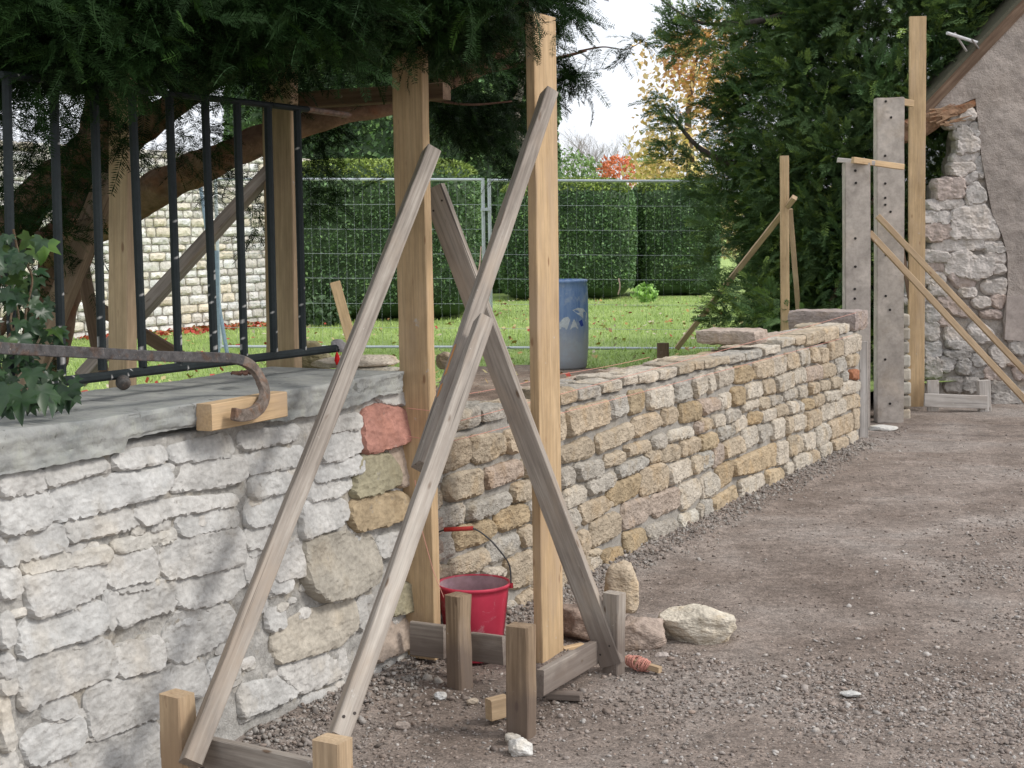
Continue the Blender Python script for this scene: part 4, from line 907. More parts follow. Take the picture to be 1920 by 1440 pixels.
# bare soil patch behind the new wall, round the drum
SCX, SCY, SRX, SRY = .35, 13.0, 1.25, 3.3
def soilf(x, y): return 1 - math.hypot((x - SCX) / SRX, (y - SCY) / SRY) + .25 * noise.noise(Vector((x * 2.2, y * 1.1, 4)))
v = []; f = []; n1_, n2_ = 60, 90
for j in range(n2_ + 1):
    for i in range(n1_ + 1):
        x = SCX - 1.7 + 3.4 * i / n1_; y = SCY - 4.2 + 8.4 * j / n2_
        v.append((x, y, ZL + max(-.03, min(.035, soilf(x, y) * .12)) + .012 * fbm(Vector((x * 5, y * 5, 0)), 3)))
for j in range(n2_):
    for i in range(n1_):
        a = j * (n1_ + 1) + i; q = v[a + 1]
        if (q[0] - P0.x) * N.x + (q[1] - P0.y) * N.y < -.5: f.append((a, a + 1, a + n1_ + 2, a + n1_ + 1))
tag(py_mesh('soil', v, f, M['soil'], smooth=True), kind='structure')

def rotmats(n, full=True, tilt=.3):
    q = RNG.normal(size=(n, 4))
    if not full:
        a = RNG.uniform(0, 2 * PI, n); q = np.stack([np.cos(a / 2), RNG.normal(0, tilt, n) * .5, RNG.normal(0, tilt, n) * .5, np.sin(a / 2)], 1)
    q /= np.linalg.norm(q, axis=1)[:, None]; w_, x, y, z = q.T
    return np.stack([np.stack([1 - 2 * (y * y + z * z), 2 * (x * y - z * w_), 2 * (x * z + y * w_)], -1), np.stack([2 * (x * y + z * w_), 1 - 2 * (x * x + z * z), 2 * (y * z - x * w_)], -1),
                     np.stack([2 * (x * z - y * w_), 2 * (y * z + x * w_), 1 - 2 * (x * x + y * y)], -1)], 1)
def scatter(name, bases, pos, Rm, scale, mat_, col=None, smooth=False, parent=None):
    """copies of small base meshes baked into one mesh"""
    V, Fc, Cc = [], [], []; off = 0; pick = RNG.integers(0, len(bases), len(pos))
    for bi, (bv, bf) in enumerate(bases):
        m_ = pick == bi
        if not m_.any(): continue
        sc_ = scale[m_]; sc_ = sc_[:, None] if sc_.ndim == 1 else sc_
        vv = np.einsum('nij,nkj->nki', Rm[m_], bv[None] * sc_[:, None, :]) + pos[m_][:, None, :]
        nv = len(bv); k = vv.shape[0]
        Fc.append((bf[None] + (np.arange(k) * nv)[:, None, None] + off).reshape(-1, bf.shape[1])); V.append(vv.reshape(-1, 3)); off += nv * k
        if col is not None: Cc.append(np.repeat(col[m_], nv, axis=0))
    return np_mesh(name, np.concatenate(V), np.concatenate(Fc), mat_, parent, np.concatenate(Cc) if col is not None else None, smooth)
def pebble_base(seed, sub=1, amp=.75):
    bm = bmesh.new(); bmesh.ops.create_icosphere(bm, subdivisions=sub, radius=1); sv = Vector((seed * 3.3, seed * 7.1, 0))
    for q in bm.verts: q.co *= 1 + amp * noise.noise(q.co * 1.7 + sv)
    v_ = np.array([q.co[:] for q in bm.verts]); f_ = np.array([[x.index for x in q.verts] for q in bm.faces]); bm.free(); return v_, f_
pebs = [pebble_base(i) for i in range(6)]
def ground_h(x, y):
    out = []
    i = np.clip(((x - xs[0]) / .028).astype(int), 0, nx_ - 1); j = np.clip(np.searchsorted(ys, y), 0, ny_ - 1); return Zg[j, i]
M['gravel'] = vcol_mat('gravel_stones', var=.25, scale=60, bscale=200, bstr=.3, bdist=.003, warm=(1, .93, .86))
pos = []; sc_ = []; 
cand = RNG.uniform((-1.4, 3.9), (5.0, 12.5), (700000, 2))
dd = (cand[:, 0] - P0.x) * N.x + (cand[:, 1] - P0.y) * N.y
nzv = np.array([noise.noise(Vector((a * .85, b * .85, 3))) + .5 * noise.noise(Vector((a * 3, b * 3, 8))) for a, b in cand])
ss = (cand[:, 0] - P0.x) * U.x + (cand[:, 1] - P0.y) * U.y
# thick gravel out on the drive and round the stakes, a worn bare strip between
dens = np.clip((dd - 1.15) * .9, 0, 1.0) * np.clip(.55 + nzv * 1.6, 0.03, 1) + np.where((ss < .55) & (dd > 0), .55 * np.clip(.55 + nzv * 1.5, .1, 1), 0) + .035
dens += np.where((dd > .0) & (dd < .16), .30, 0)
dens *= np.clip(1.35 - cand[:, 1] / 11.5, .12, 1)
vis = (np.abs(cand[:, 0] / cand[:, 1]) < .40) & (dd > .01)
keep = (RNG.uniform(size=len(cand)) < dens * .75) & vis
P2 = cand[keep]; n = len(P2)
size = np.exp(RNG.normal(-5.48, .46, n)); size = np.clip(size, .0018, .016)
pz = ground_h(P2[:, 0], P2[:, 1]) + size * .18
colr = np.array([(.28, .238, .212), (.34, .30, .27), (.23, .19, .165), (.43, .40, .37), (.30, .245, .21), (.21, .18, .158)])[RNG.integers(0, 6, n)] * RNG.uniform(.8, 1.15, (n, 1))
scatter('gravel', pebs, np.column_stack([P2, pz]), rotmats(n, False, .35), size[:, None] * RNG.uniform((.8, .6, .4), (1.5, 1.1, .8), (n, 3)), M['gravel'], colr)
tag(bpy.data.objects['gravel'], 'brown and grey gravel spread over the drive', 'gravel', kind='stuff')
print('pebbles', n)
# rough mortar droppings at the foot of the walls
cand = []
for q in range(4500):
    s = random.uniform(-1.9, S_END); d = abs(random.gauss(0, .085)) + .012; p = WP(s, 0, d); cand.append((p.x, p.y))
cand = np.array(cand); n = len(cand); size = np.clip(np.exp(RNG.normal(-5.4, .5, n)), .002, .018)
scatter('mortar_droppings', pebs, np.column_stack([cand, ground_h(cand[:, 0], cand[:, 1]) - size * .15]), rotmats(n), size[:, None] * RNG.uniform(.6, 1.3, (n, 3)), M['gravel'],
        np.array([(.30, .275, .25), (.24, .215, .195), (.36, .335, .305)])[RNG.integers(0, 3, n)] * RNG.uniform(.85, 1.1, (n, 1)))
tag(bpy.data.objects['mortar_droppings'], 'grey mortar crumbs along the foot of the wall', 'rubble', kind='stuff')
# grass blades
bl = (np.array([(-.5, 0, 0), (.5, 0, 0), (.25, .12, .6), (-.25, .12, .6), (.0, .35, 1.0)]), np.array([(0, 1, 2), (0, 2, 3), (3, 2, 4)]))
n = 60000; yy = 9.0 + (RNG.uniform(size=n) ** 1.25) * 24; xx = yy * RNG.uniform(-.36, .24, n)
dd = (xx - P0.x) * N.x + (yy - P0.y) * N.y
inm = dd < -.6
soilm = np.array([soilf(a, b) > .03 for a, b in zip(xx, yy)])
kp = inm & ~soilm; xx, yy = xx[kp], yy[kp]; n = len(xx)
hh_ = RNG.uniform(.03, .07, n)
scatter('grass', [bl], np.column_stack([xx, yy, np.full(n, ZL)]), rotmats(n, False, .35), np.column_stack([RNG.uniform(.006, .014, n), hh_, hh_]), M['grass'],
        RNG.uniform(.75, 1.25, (n, 1)) * np.array([[1, 1, 1]]))
tag(bpy.data.objects['grass'], 'bright green lawn grass behind the wall', 'grass', kind='stuff')
# fallen leaves on the lawn
n = 1500; yy = 12 + (RNG.uniform(size=n)) * 20; xx = yy * RNG.uniform(-.36, .22, n)
red = RNG.uniform(size=n) < np.where(xx / yy < -.13, .5, .12)
cc = np.where(red[:, None], np.array([[.40, .07, .05]]), np.array([(.42, .28, .10), (.50, .42, .20), (.55, .48, .36), (.30, .18, .08)])[RNG.integers(0, 4, n)])
lf = (np.array([(-.5, 0, 0), (0, -.4, .06), (.5, 0, .1), (0, .4, .02)]), np.array([(0, 1, 2, 3)]))
scatter('fallen_leaves', [lf], np.column_stack([xx, yy, np.full(n, ZL + .05)]), rotmats(n, False, .5), RNG.uniform(.04, .09, n), M['vc'], cc)
tag(bpy.data.objects['fallen_leaves'], 'fallen yellow and red leaves scattered on the lawn', 'leaves', kind='stuff')
# ------------------------------------------------------------------ house gable at the right
HY = 14.0
house = empty('stone_house', AT(1800, 765, HY), 'roughcast house gable with a broken bare-stone corner at the right edge', 'house')
def hp_(px, py, Y=HY): p = AT(px, py, Y); return (p.x, p.z)
H4 = """g 505,250,560,205,612,182,600,212,575,268,520,276; w 582,215,640,195,692,190,700,258,585,276; w 475,296,600,276,682,288,570,332,500,322; w 545,390,592,330,650,342,690,402,590,442; g 662,312,735,312,741,410,700,385,672,350;
w 577,452,722,412,736,510,572,542; w 540,562,640,532,736,526,736,592,545,602; w 524,632,680,622,712,660,600,716,535,702; w 612,742,712,692,712,740,660,782; p 394,762,600,735,621,870,415,906; w 642,832,712,772,782,862,780,912,652,946;
w 315,932,580,902,621,950,380,992; w 300,1032,370,1000,516,1022,505,1091,300,1081; w 526,1002,660,968,790,952,850,1080,892,1172,880,1216,515,1211; p 300,1112,500,1102,506,1200,370,1231,300,1200; w 380,1282,440,1232,762,1226,770,1291,380,1311;
w 780,1257,920,1262,926,1315,790,1311; w 300,1322,490,1342,491,1390,300,1391; w 800,1332,935,1332,941,1400,800,1402; g 722,700,768,700,772,722,725,722; g 745,560,770,620,772,690,722,690,718,620"""
H5 = """w 230,62,410,82,400,131,230,131; w 420,82,560,42,600,100,752,102,762,212,640,262,390,212; g 700,6,850,11,850,46,710,51; w 766,160,856,160,861,206,766,211; p 230,150,340,142,370,190,240,201; w 230,222,380,242,371,301,230,301;
p 402,222,612,272,601,326,480,321; w 680,302,861,272,861,381,700,371; w 262,316,370,320,411,350,401,396,280,381; w 500,356,616,350,616,396,520,401; p 320,412,430,412,581,520,560,556,440,531; w 600,432,720,422,741,470,640,491;
p 762,402,861,400,831,491,770,471; p 650,530,822,532,832,566,700,561; g 230,482,330,512,326,590,230,601; g 230,612,320,612,321,741,230,741; p 340,560,400,560,441,630,340,621; w 386,660,470,640,561,750,390,741;
w 580,662,640,602,752,690,761,750,640,761; g 230,772,346,782,351,870,230,881; g 382,762,570,772,621,840,440,811; q 370,852,560,832,591,880,480,891; q 235,902,330,902,356,1030,240,1051; g 350,892,460,890,431,980,370,991;
g 478,922,570,902,576,1010,490,1011; g 600,882,700,862,711,940,610,951; q 590,962,690,952,681,1040,600,1031; p 702,972,800,982,841,1050,710,1051; w 750,822,820,792,891,910,840,960,760,881; p 862,852,940,902,951,960,880,931;
q 390,1062,520,1062,511,1160,390,1141; q 540,1062,640,1062,641,1160,540,1151; q 762,1082,900,1080,900,1160,762,1170; q 762,1180,1016,1170,1016,1250,762,1255; g 905,762,1020,772,1020,860,920,841; p 930,972,1020,1002,1020,1061,950,1041;
w 55,417,80,402,215,400,215,450,60,451; g 80,620,215,610,215,700,80,710; g 70,730,215,720,215,810,75,815; q 75,910,215,900,215,1010,80,1010; q 85,1120,215,1110,215,1250,85,1260; g 80,300,215,290,215,385,100,390; g 100,150,215,150,215,270,110,275"""
mb = MB(); random.seed(5)
def hplace(s, z_, h): return Vector((s, HY - h, z_))
for code, pl in parse(H4, 1660, 160, .2361) + parse(H5, 1680, 460, .2362):
    c = dict(w=(.50, .46, .425), p=(.45, .375, .335), g=(.42, .395, .37), q=(.36, .335, .31), t=(.43, .38, .335)).get(code, (.4, .37, .34))
    stone(mb, [hp_(x, y) for x, y in pl], hplace, random.uniform(.03, .06), jit(c, .07), rough=2.6, sink=.12, edge=.6, res=.02, grow=.028, ew=.016)
mb.build('stonework', M['oldstone'], house)
def prism(name, pts, y0, y1, m, parent, col, res=None, disp=0):
    bm = bmesh.new(); vs = [bm.verts.new((x, y0, z_)) for x, z_ in pts]; fc = bm.faces.new(vs); 
    r = bmesh.ops.extrude_face_region(bm, geom=[fc]); bmesh.ops.translate(bm, vec=(0, y1 - y0, 0), verts=[e for e in r['geom'] if isinstance(e, bmesh.types.BMVert)])
    bmesh.ops.recalc_face_normals(bm, faces=bm.faces)
    if res:
        bmesh.ops.triangulate(bm, faces=bm.faces[:])
        for _ in range(7):
            ed = [e for e in bm.edges if e.calc_length() > res]
            if not ed: break
            bmesh.ops.subdivide_edges(bm, edges=ed, cuts=1)
            bmesh.ops.triangulate(bm, faces=[f_ for f_ in bm.faces if len(f_.verts) > 3])
        for q in bm.verts:
            if disp and q.co.y <= min(y0, y1) + 1e-4: q.co.y += disp * fbm(q.co * 5, 4)
    me = bpy.data.meshes.new(name); bm.to_mesh(me); bm.free()
    a = me.color_attributes.new('Col', 'FLOAT_COLOR', 'POINT'); cc = np.ones((len(me.vertices), 4), dtype=np.float32); cc[:, :3] = col; a.data.foreach_set('color', cc.ravel())
    return link(name, me, m, parent)
sil = [(1704, 775), (1704, 560), (1712, 500), (1745, 492), (1752, 470), (1752, 452), (1740, 445), (1740, 385), (1762, 372), (1762, 345), (1790, 336), (1792, 300), (1800, 285), (1800, 262), (1806, 236), (1795, 222), (1812, 205), (1834, 192), (2480, 192), (2480, 790), (1704, 790)]
prism('mortar_core', [hp_(x, y) for x, y in sil], HY, HY + .45, M['oldmortar'], house, (.36, .325, .29), res=.12, disp=.012)
ren = [(1826, 185), (1831, 230), (1838, 300), (1846, 340), (1858, 400), (1876, 440), (1886, 480), (1888, 540), (1878, 600), (1886, 640), (1925, 645), (1950, 680), (1990, 700), (2100, 760), (2480, 770), (2480, 215), (2100, -170), (1930, 3), (1745, 200), (1745, 214), (1790, 200)]
prism('render_coat', [hp_(x, y) for x, y in ren], HY - .045, HY + .3, M['render'], house, (.385, .335, .30), res=.07, disp=.014)
prism('cement_patch', [hp_(x, y) for x, y in [(1884, 556), (1925, 552), (1925, 640), (1880, 636)]], HY - .062, HY + .1, M['concrete'], house, (.37, .32, .29))
# roof verge and slope
a, b = AT(1728, 212, HY - .03), AT(2110, -194, HY - .03)
beam('verge_board', a, b, (0, 0, 1), .10, .07, 'dark_wood', parent=house)
mb = MB(); d = (b - a); nrm = Vector((-d.z, 0, d.x)).normalized()
mb.box(a + nrm * .045 + Vector((0, -.05, 0)), d, Vector((0, .7, 0)), nrm * .03, (.09, .085, .06)); mb.build('roof', M['vc'], house)
# timber lintel, splintered
lp = [AT(1660, 262, HY - .02), AT(1700, 246, HY - .02), AT(1745, 226, HY - .04), AT(1790, 208, HY - .04), AT(1832, 192, HY - .02)]
mb = MB(); pts = smoothpath(lp, 8)
mb.tube(pts, lerplist([.06, .10, .095, .05, .03], len(pts)), 10, (.26, .16, .10), wob=.5)
for q in range(16):
    p = AT(random.uniform(1740, 1790), random.uniform(205, 240), HY - .13); mb.tube([p, p + Vector((random.uniform(.05, .2), -.01, random.uniform(.0, .07)))], [.012, .003], 5, (.34, .22, .14))
mb.build('lintel_beam', M['bark'], house)
mb = MB()
mb.tube([AT(1776, 62, HY - .25), AT(1832, 80, HY - .06)], .016, 8, (.55, .55, .56)); mb.tube([AT(1790, 62, HY - .2), AT(1812, 96, HY - .1)], .010, 6, (.35, .33, .32)); mb.tube([AT(1822, 74, HY - .2), AT(1836, 92, HY - .05)], .008, 6, (.30, .28, .27))
mb.build('metal_bracket', M['vc'], house)

# ------------------------------------------------------------------ foliage building blocks
def twig_base(L, nn, nl, nw, seed, droop=.25, spread=1.0):
    """flat two-ranked twig along +X: nn needle pairs, quads"""
    r = np.random.default_rng(seed); v = []; f = []
    def quad(a, b, w_, nrm):
        d = b - a; s_ = np.cross(d, nrm); s_ /= np.linalg.norm(s_) + 1e-9; m_ = a + d * .45; k = len(v)
        v.extend([a, m_ + s_ * w_ / 2, b, m_ - s_ * w_ / 2]); f.append((k, k + 1, k + 2, k + 3))
    ctl = lambda t: np.array([L * t, .08 * L * math.sin(t * 2 + seed), -droop * L * t * t])
    for i in range(5): a, b = ctl(i / 5), ctl((i + 1) / 5); quad(a, b + (b - a) * .2, .0035 * L / .12, np.array([0, .3, 1.]))
    for i in range(nn):
        t = (i + .5) / nn; p = ctl(t); l_ = nl * (1 - .45 * t ** 3) * r.uniform(.8, 1.15)
        for sg in (-1, 1):
            d = np.array([.62 + r.uniform(-.15, .15), sg * spread, r.uniform(-.28, .25)]); d /= np.linalg.norm(d)
            quad(p, p + d * l_, nw, np.array([r.uniform(-.3, .3), r.uniform(-.2, .2), 1.]))
    return np.array(v), np.array(f)
def orient(dirs, roll=.6):
    """rotation matrices taking +X to dirs, +Z roughly up"""
    d = dirs / np.linalg.norm(dirs, axis=1)[:, None]; n = len(d)
    up = np.tile([0, 0, 1.], (n, 1)) + RNG.normal(0, roll, (n, 3)); y = np.cross(up, d); y /= np.linalg.norm(y, axis=1)[:, None] + 1e-9; z_ = np.cross(d, y)
    return np.stack([d, y, z_], -1)
yews = [twig_base(.13, 24, .024, .0034, i, .3 + .1 * (i % 3)) for i in range(5)]
cons = [twig_base(.21, 15, .055, .0115, 20 + i, .1 + .12 * (i % 3), spread=.7) for i in range(5)]

# ------------------------------------------------------------------ yew over the railing
yew = empty('yew_tree', (-1.9, 7.3, ZL), 'big dark yew spreading over the iron railing and the tall planks', 'tree')
mb = MB()
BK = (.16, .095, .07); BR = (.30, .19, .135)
def limb(pts, r, col=BK, seg=12, wob=.28):
    P_ = smoothpath([AT(*p) for p in pts], 7); mb.tube(P_, lerplist(r, len(P_)), seg, col, wob=wob)
limb([(30, 1010, 7.4), (60, 760, 7.3), (105, 560, 7.2), (150, 400, 7.1), (185, 250, 7.0), (215, 60, 6.9)], [.14, .12, .11, .10, .09, .07])
limb([(-60, 560, 7.2), (20, 430, 7.1), (100, 340, 7.0), (180, 270, 6.9), (280, 200, 6.8)], [.10, .09, .09, .08, .06])
limb([(90, 470, 7.1), (190, 415, 6.9), (260, 372, 6.7), (330, 335, 6.6), (430, 290, 6.5), (520, 250, 6.45), (640, 215, 6.4), (735, 200, 6.4), (800, 188, 6.4)], [.09, .085, .085, .08, .07, .06, .045, .035, .02], BR)
limb([(-40, 520, 6.9), (60, 460, 6.9), (110, 425, 6.95), (165, 380, 7.0)], [.05, .045, .04, .03])
limb([(720, 190, 6.5), (800, 168, 6.4), (870, 138, 6.4), (925, 100, 6.4), (965, 40, 6.4), (990, -60, 6.5)], [.025, .035, .042, .045, .045, .04], BR)
limb([(215, 280, 6.9), (300, 215, 6.6), (420, 130, 6.3), (560, 60, 6.1), (700, -40, 6.0)], [.07, .06, .05, .04, .03])
limb([(860, 145, 6.4), (950, 125, 6.5), (1040, 110, 6.6), (1100, 95, 6.6)], [.016, .012, .008, .004])
limb([(1085, 96, 6.6), (1130, 88, 6.6), (1175, 92, 6.6), (1212, 72, 6.6)], [.004, .003, .0022, .0012])
limb([(800, 186, 6.4), (880, 196, 6.4), (960, 190, 6.45)], [.006, .005, .003])
limb([(-60, 700, 5.9), (0, 620, 5.8), (40, 560, 5.7)], [.02, .02, .015])
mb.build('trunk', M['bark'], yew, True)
# crown: clumps (px, py, Y, radius_m, twigs)
cl_ = []
def addc(px, py, Y, r, n_): p = AT(px, py, Y); cl_.append((p.x, p.y, p.z, r, n_))
rr = random.Random(3)
for px in range(-260, 960, 75):                                # lower front fringe
    for py, Y in ((96, 4.9), (40, 4.8), (-30, 4.9), (-110, 5.0), (120, 5.7), (60, 5.9), (-20, 6.2)):
        if px > 900 and py > 60 or px > 990 and py > 0: continue
        Yn = Y + (.5 if px > 700 else 0) + rr.uniform(-.15, .15) - (.35 if px < 300 and Y < 5.1 else 0)
        e = 0
        if px > 720: e = -50 + 10
        if 470 < px < 730: e = -48
        addc(px + rr.uniform(-30, 30), py + rr.uniform(-22, 12) + e, Yn, .15, 120)
for a_ in ((850, 190, 6.9, .16, 130), (900, 215, 7.0, .17, 160), (960, 200, 6.9, .15, 130), (860, 235, 7.2, .12, 90), (930, 262, 7.2, .12, 80), (955, 300, 7.2, .08, 50), (790, 175, 6.8, .1, 60), (640, 175, 6.8, .12, 80), (600, 235, 6.9, .10, 70), (590, 310, 7.0, .12, 70), (600, 370, 7.0, .09, 45),
          (1030, 0, 6.3, .07, 70), (1000, -20, 6.2, .10, 110), (1055, 15, 6.4, .045, 26), (1078, 32, 6.4, .025, 9), (1045, 115, 6.6, .05, 34), (1062, 140, 6.6, .04, 26), (1080, 130, 6.6, .03, 12), (1095, 148, 6.6, .02, 5), (1035, 160, 6.6, .035, 12), (990, 60, 6.6, .10, 80), (980, 140, 6.6, .09, 70),
          (1120, 90, 6.6, .02, 4), (1160, 92, 6.6, .025, 5), (1195, 80, 6.6, .03, 7), (1180, 100, 6.6, .02, 4), (330, 260, 6.2, .14, 45), (400, 255, 6.4, .14, 40), (300, 300, 6.9, .14, 40), (440, 330, 6.6, .09, 30), (390, 360, 6.9, .08, 22), (225, 250, 5.0, .06, 16), (235, 215, 4.95, .06, 16), (490, 380, 6.6, .06, 18), (480, 440, 6.6, .05, 10),
          (30, 300, 5.6, .22, 130), (40, 420, 5.6, .16, 90), (110, 250, 6.0, .2, 110), (20, 520, 5.7, .14, 60), (130, 330, 6.4, .12, 50), (60, 200, 5.2, .2, 150), (80, 385, 5.9, .12, 60), (520, 150, 5.5, .07, 30), (60, 640, 6.6, .14, 50)): addc(*a_)
# upper crown beyond the frame keeps the light out as the real tree does
for q in range(230):
    y = rr.uniform(4.6, 9.5); x = rr.uniform(-3.9, -.02 * y - .25); zz = 2.55 + rr.uniform(.15, 2.4) * (1 - ((x + 1.8) / 2.9) ** 2 * .6)
    cl_.append((x, y, zz, .34, 60))
cp = np.concatenate([np.array([c[:3]]).repeat(c[4], 0) + RNG.normal(size=(c[4], 3)) * c[3] * np.array([1, 1, .62]) * .62 for c in cl_]); 
big = np.concatenate([np.full(c[4], 1.0 if c[3] < .3 else 2.3) for c in cl_]); n = len(cp)
tn = np.array([.95 + .5 * noise.noise(Vector(p) * 3.0) for p in cp])[:, None] * RNG.uniform(.75, 1.25, (n, 1))
tipy = (RNG.uniform(size=(n, 1)) < .10)
cc = tn * np.where(tipy, np.array([[1.9, 1.8, 1.2]]), np.array([[1, 1, 1]]))
dirs = RNG.normal(size=(n, 3)) * np.array([1, 1, .45]) + np.array([.35, -.55, -.35])
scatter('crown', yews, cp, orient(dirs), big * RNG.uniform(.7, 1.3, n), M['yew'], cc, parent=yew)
print('yew twigs', n)

# ------------------------------------------------------------------ conifer at the right
con = empty('conifer_tree', (3.15, 17.0, ZL), 'large dense dark green conifer behind the concrete posts and the house corner', 'tree')
mb = MB()
def tb(pts, r, col=BK): P_ = smoothpath(pts, 6); mb.tube(P_, lerplist(r, len(P_)), 10, col, wob=.25)
tb([(3.1, 17.2, 0), (3.15, 17.2, 1.5), (3.2, 17.2, 3.5), (3.2, 17.3, 6.6)], [.22, .17, .12, .03])
tb([(2.9, 17.0, .1), (2.7, 16.8, 1.2), (2.5, 16.6, 2.4)], [.12, .09, .03])
tb([(3.6, 16.9, .1), (4.0, 16.6, 1.6), (4.3, 16.5, 3.2)], [.12, .09, .03])
tb([AT(1640, 430, 15.8), AT(1560, 360, 15.2), AT(1480, 260, 15.0), AT(1430, 200, 15.0)], [.012, .011, .009, .005], (.2, .15, .12))
tb([AT(1500, 20, 15.6), AT(1420, 40, 15.2), AT(1330, 45, 15), AT(1285, 30, 15), AT(1240, 0, 15)], [.04, .03, .018, .012, .006], (.12, .1, .09))
tb([AT(1480, 330, 16), AT(1330, 290, 15.6), AT(1245, 200, 15.4)], [.05, .03, .008], (.12, .1, .09))
mb.build('trunk', M['bark'], con, True)
pts_ = []; nor = []; sz = []
outline = [(-60, 1420, 2000), (0, 1405, 2000), (60, 1385, 2000), (130, 1372, 1990), (200, 1358, 1960), (260, 1346, 1940), (330, 1342, 1900), (400, 1368, 1880), (460, 1405, 1860), (520, 1415, 1860), (570, 1415, 1860), (640, 1450, 1850)]
oy = [o_[0] for o_ in outline]; ol = [o_[1] for o_ in outline]; orr = [o_[2] for o_ in outline]
def con_pt(py, frac, lay):
    l_, r_ = np.interp(py, oy, ol), np.interp(py, oy, orr); mid, half = (l_ + r_) / 2, (r_ - l_) / 2
    px = mid + half * frac; depth = 16.9 - math.sqrt(max(0, 1 - frac * frac)) * 2.3 * lay
    return px, depth
clumps = []
for q in range(520):
    py = rr.uniform(-150, 640); frac = rr.uniform(-1, 1); lay = rr.choice((1.0, 1.0, .85, .6, .35))
    px, dp = con_pt(py, frac, lay); p = AT(px, py, dp + rr.uniform(-.25, .25)); clumps.append((p, .20, 58, frac))
for q in range(150):                                            # top and back, out of the picture
    a_ = rr.uniform(0, 2 * PI); zz = rr.uniform(.4, 7.2); R_ = 1.9 * (1 - (zz / 8.5) ** 2) + .1; clumps.append((Vector((4.75 + R_ * math.cos(a_), 17.4 + abs(R_ * math.sin(a_)) * .9, zz)), .34, 34, 0))
for a_ in ((1262, 70, 15), (1275, 95, 15), (1290, 60, 15), (1330, 55, 15), (1350, 40, 15), (1310, 45, 15), (1300, 70, 15), (1265, 35, 15.05), (1400, 60, 15.1), (1245, 190, 15.4), (1262, 225, 15.4), (1270, 260, 15.4), (1250, 290, 15.4), (1295, 300, 15.4), (1330, 330, 15.3), (1270, 240, 15.5),
           (1345, 560, 14.6), (1370, 590, 14.4), (1400, 605, 14.2), (1430, 580, 14.2), (1460, 600, 14.1), (1345, 600, 14.4), (1380, 545, 14.7), (1420, 545, 14.4), (1500, 560, 14.8), (1320, 500, 15.2), (1340, 460, 15.2), (1330, 420, 15.3), (1325, 370, 15.4)):
    small = a_[0] < 1300 or (a_[1] > 400 and a_[0] < 1350)
    clumps.append((AT(*a_), .09 if small else .15, 22 if small else 34, -1))
cp = []; dirs = []; tone = []
for c, r_, k, fr in clumps:
    off = RNG.normal(size=(k, 3)) * r_ * .6; cp.append(np.array(c)[None] + off)
    out = np.array([fr * 1.1 - .1, -1.0, .35]); dirs.append(off / r_ + out[None] + RNG.normal(size=(k, 3)) * .45)
    tone.append(np.full((k, 1), rr.uniform(.7, 1.35)))
cp = np.concatenate(cp); dirs = np.concatenate(dirs); tone = np.concatenate(tone); n = len(cp)
hi = RNG.uniform(size=(n, 1)) < .24
scatter('crown', cons, cp, orient(dirs), RNG.uniform(.6, 1.15, n), M['conifer'], tone * RNG.uniform(.75, 1.25, (n, 1)) * np.where(hi, np.array([[1.75, 1.55, 1.0]]), np.array([[1, 1, 1]])), parent=con)
print('conifer', n)

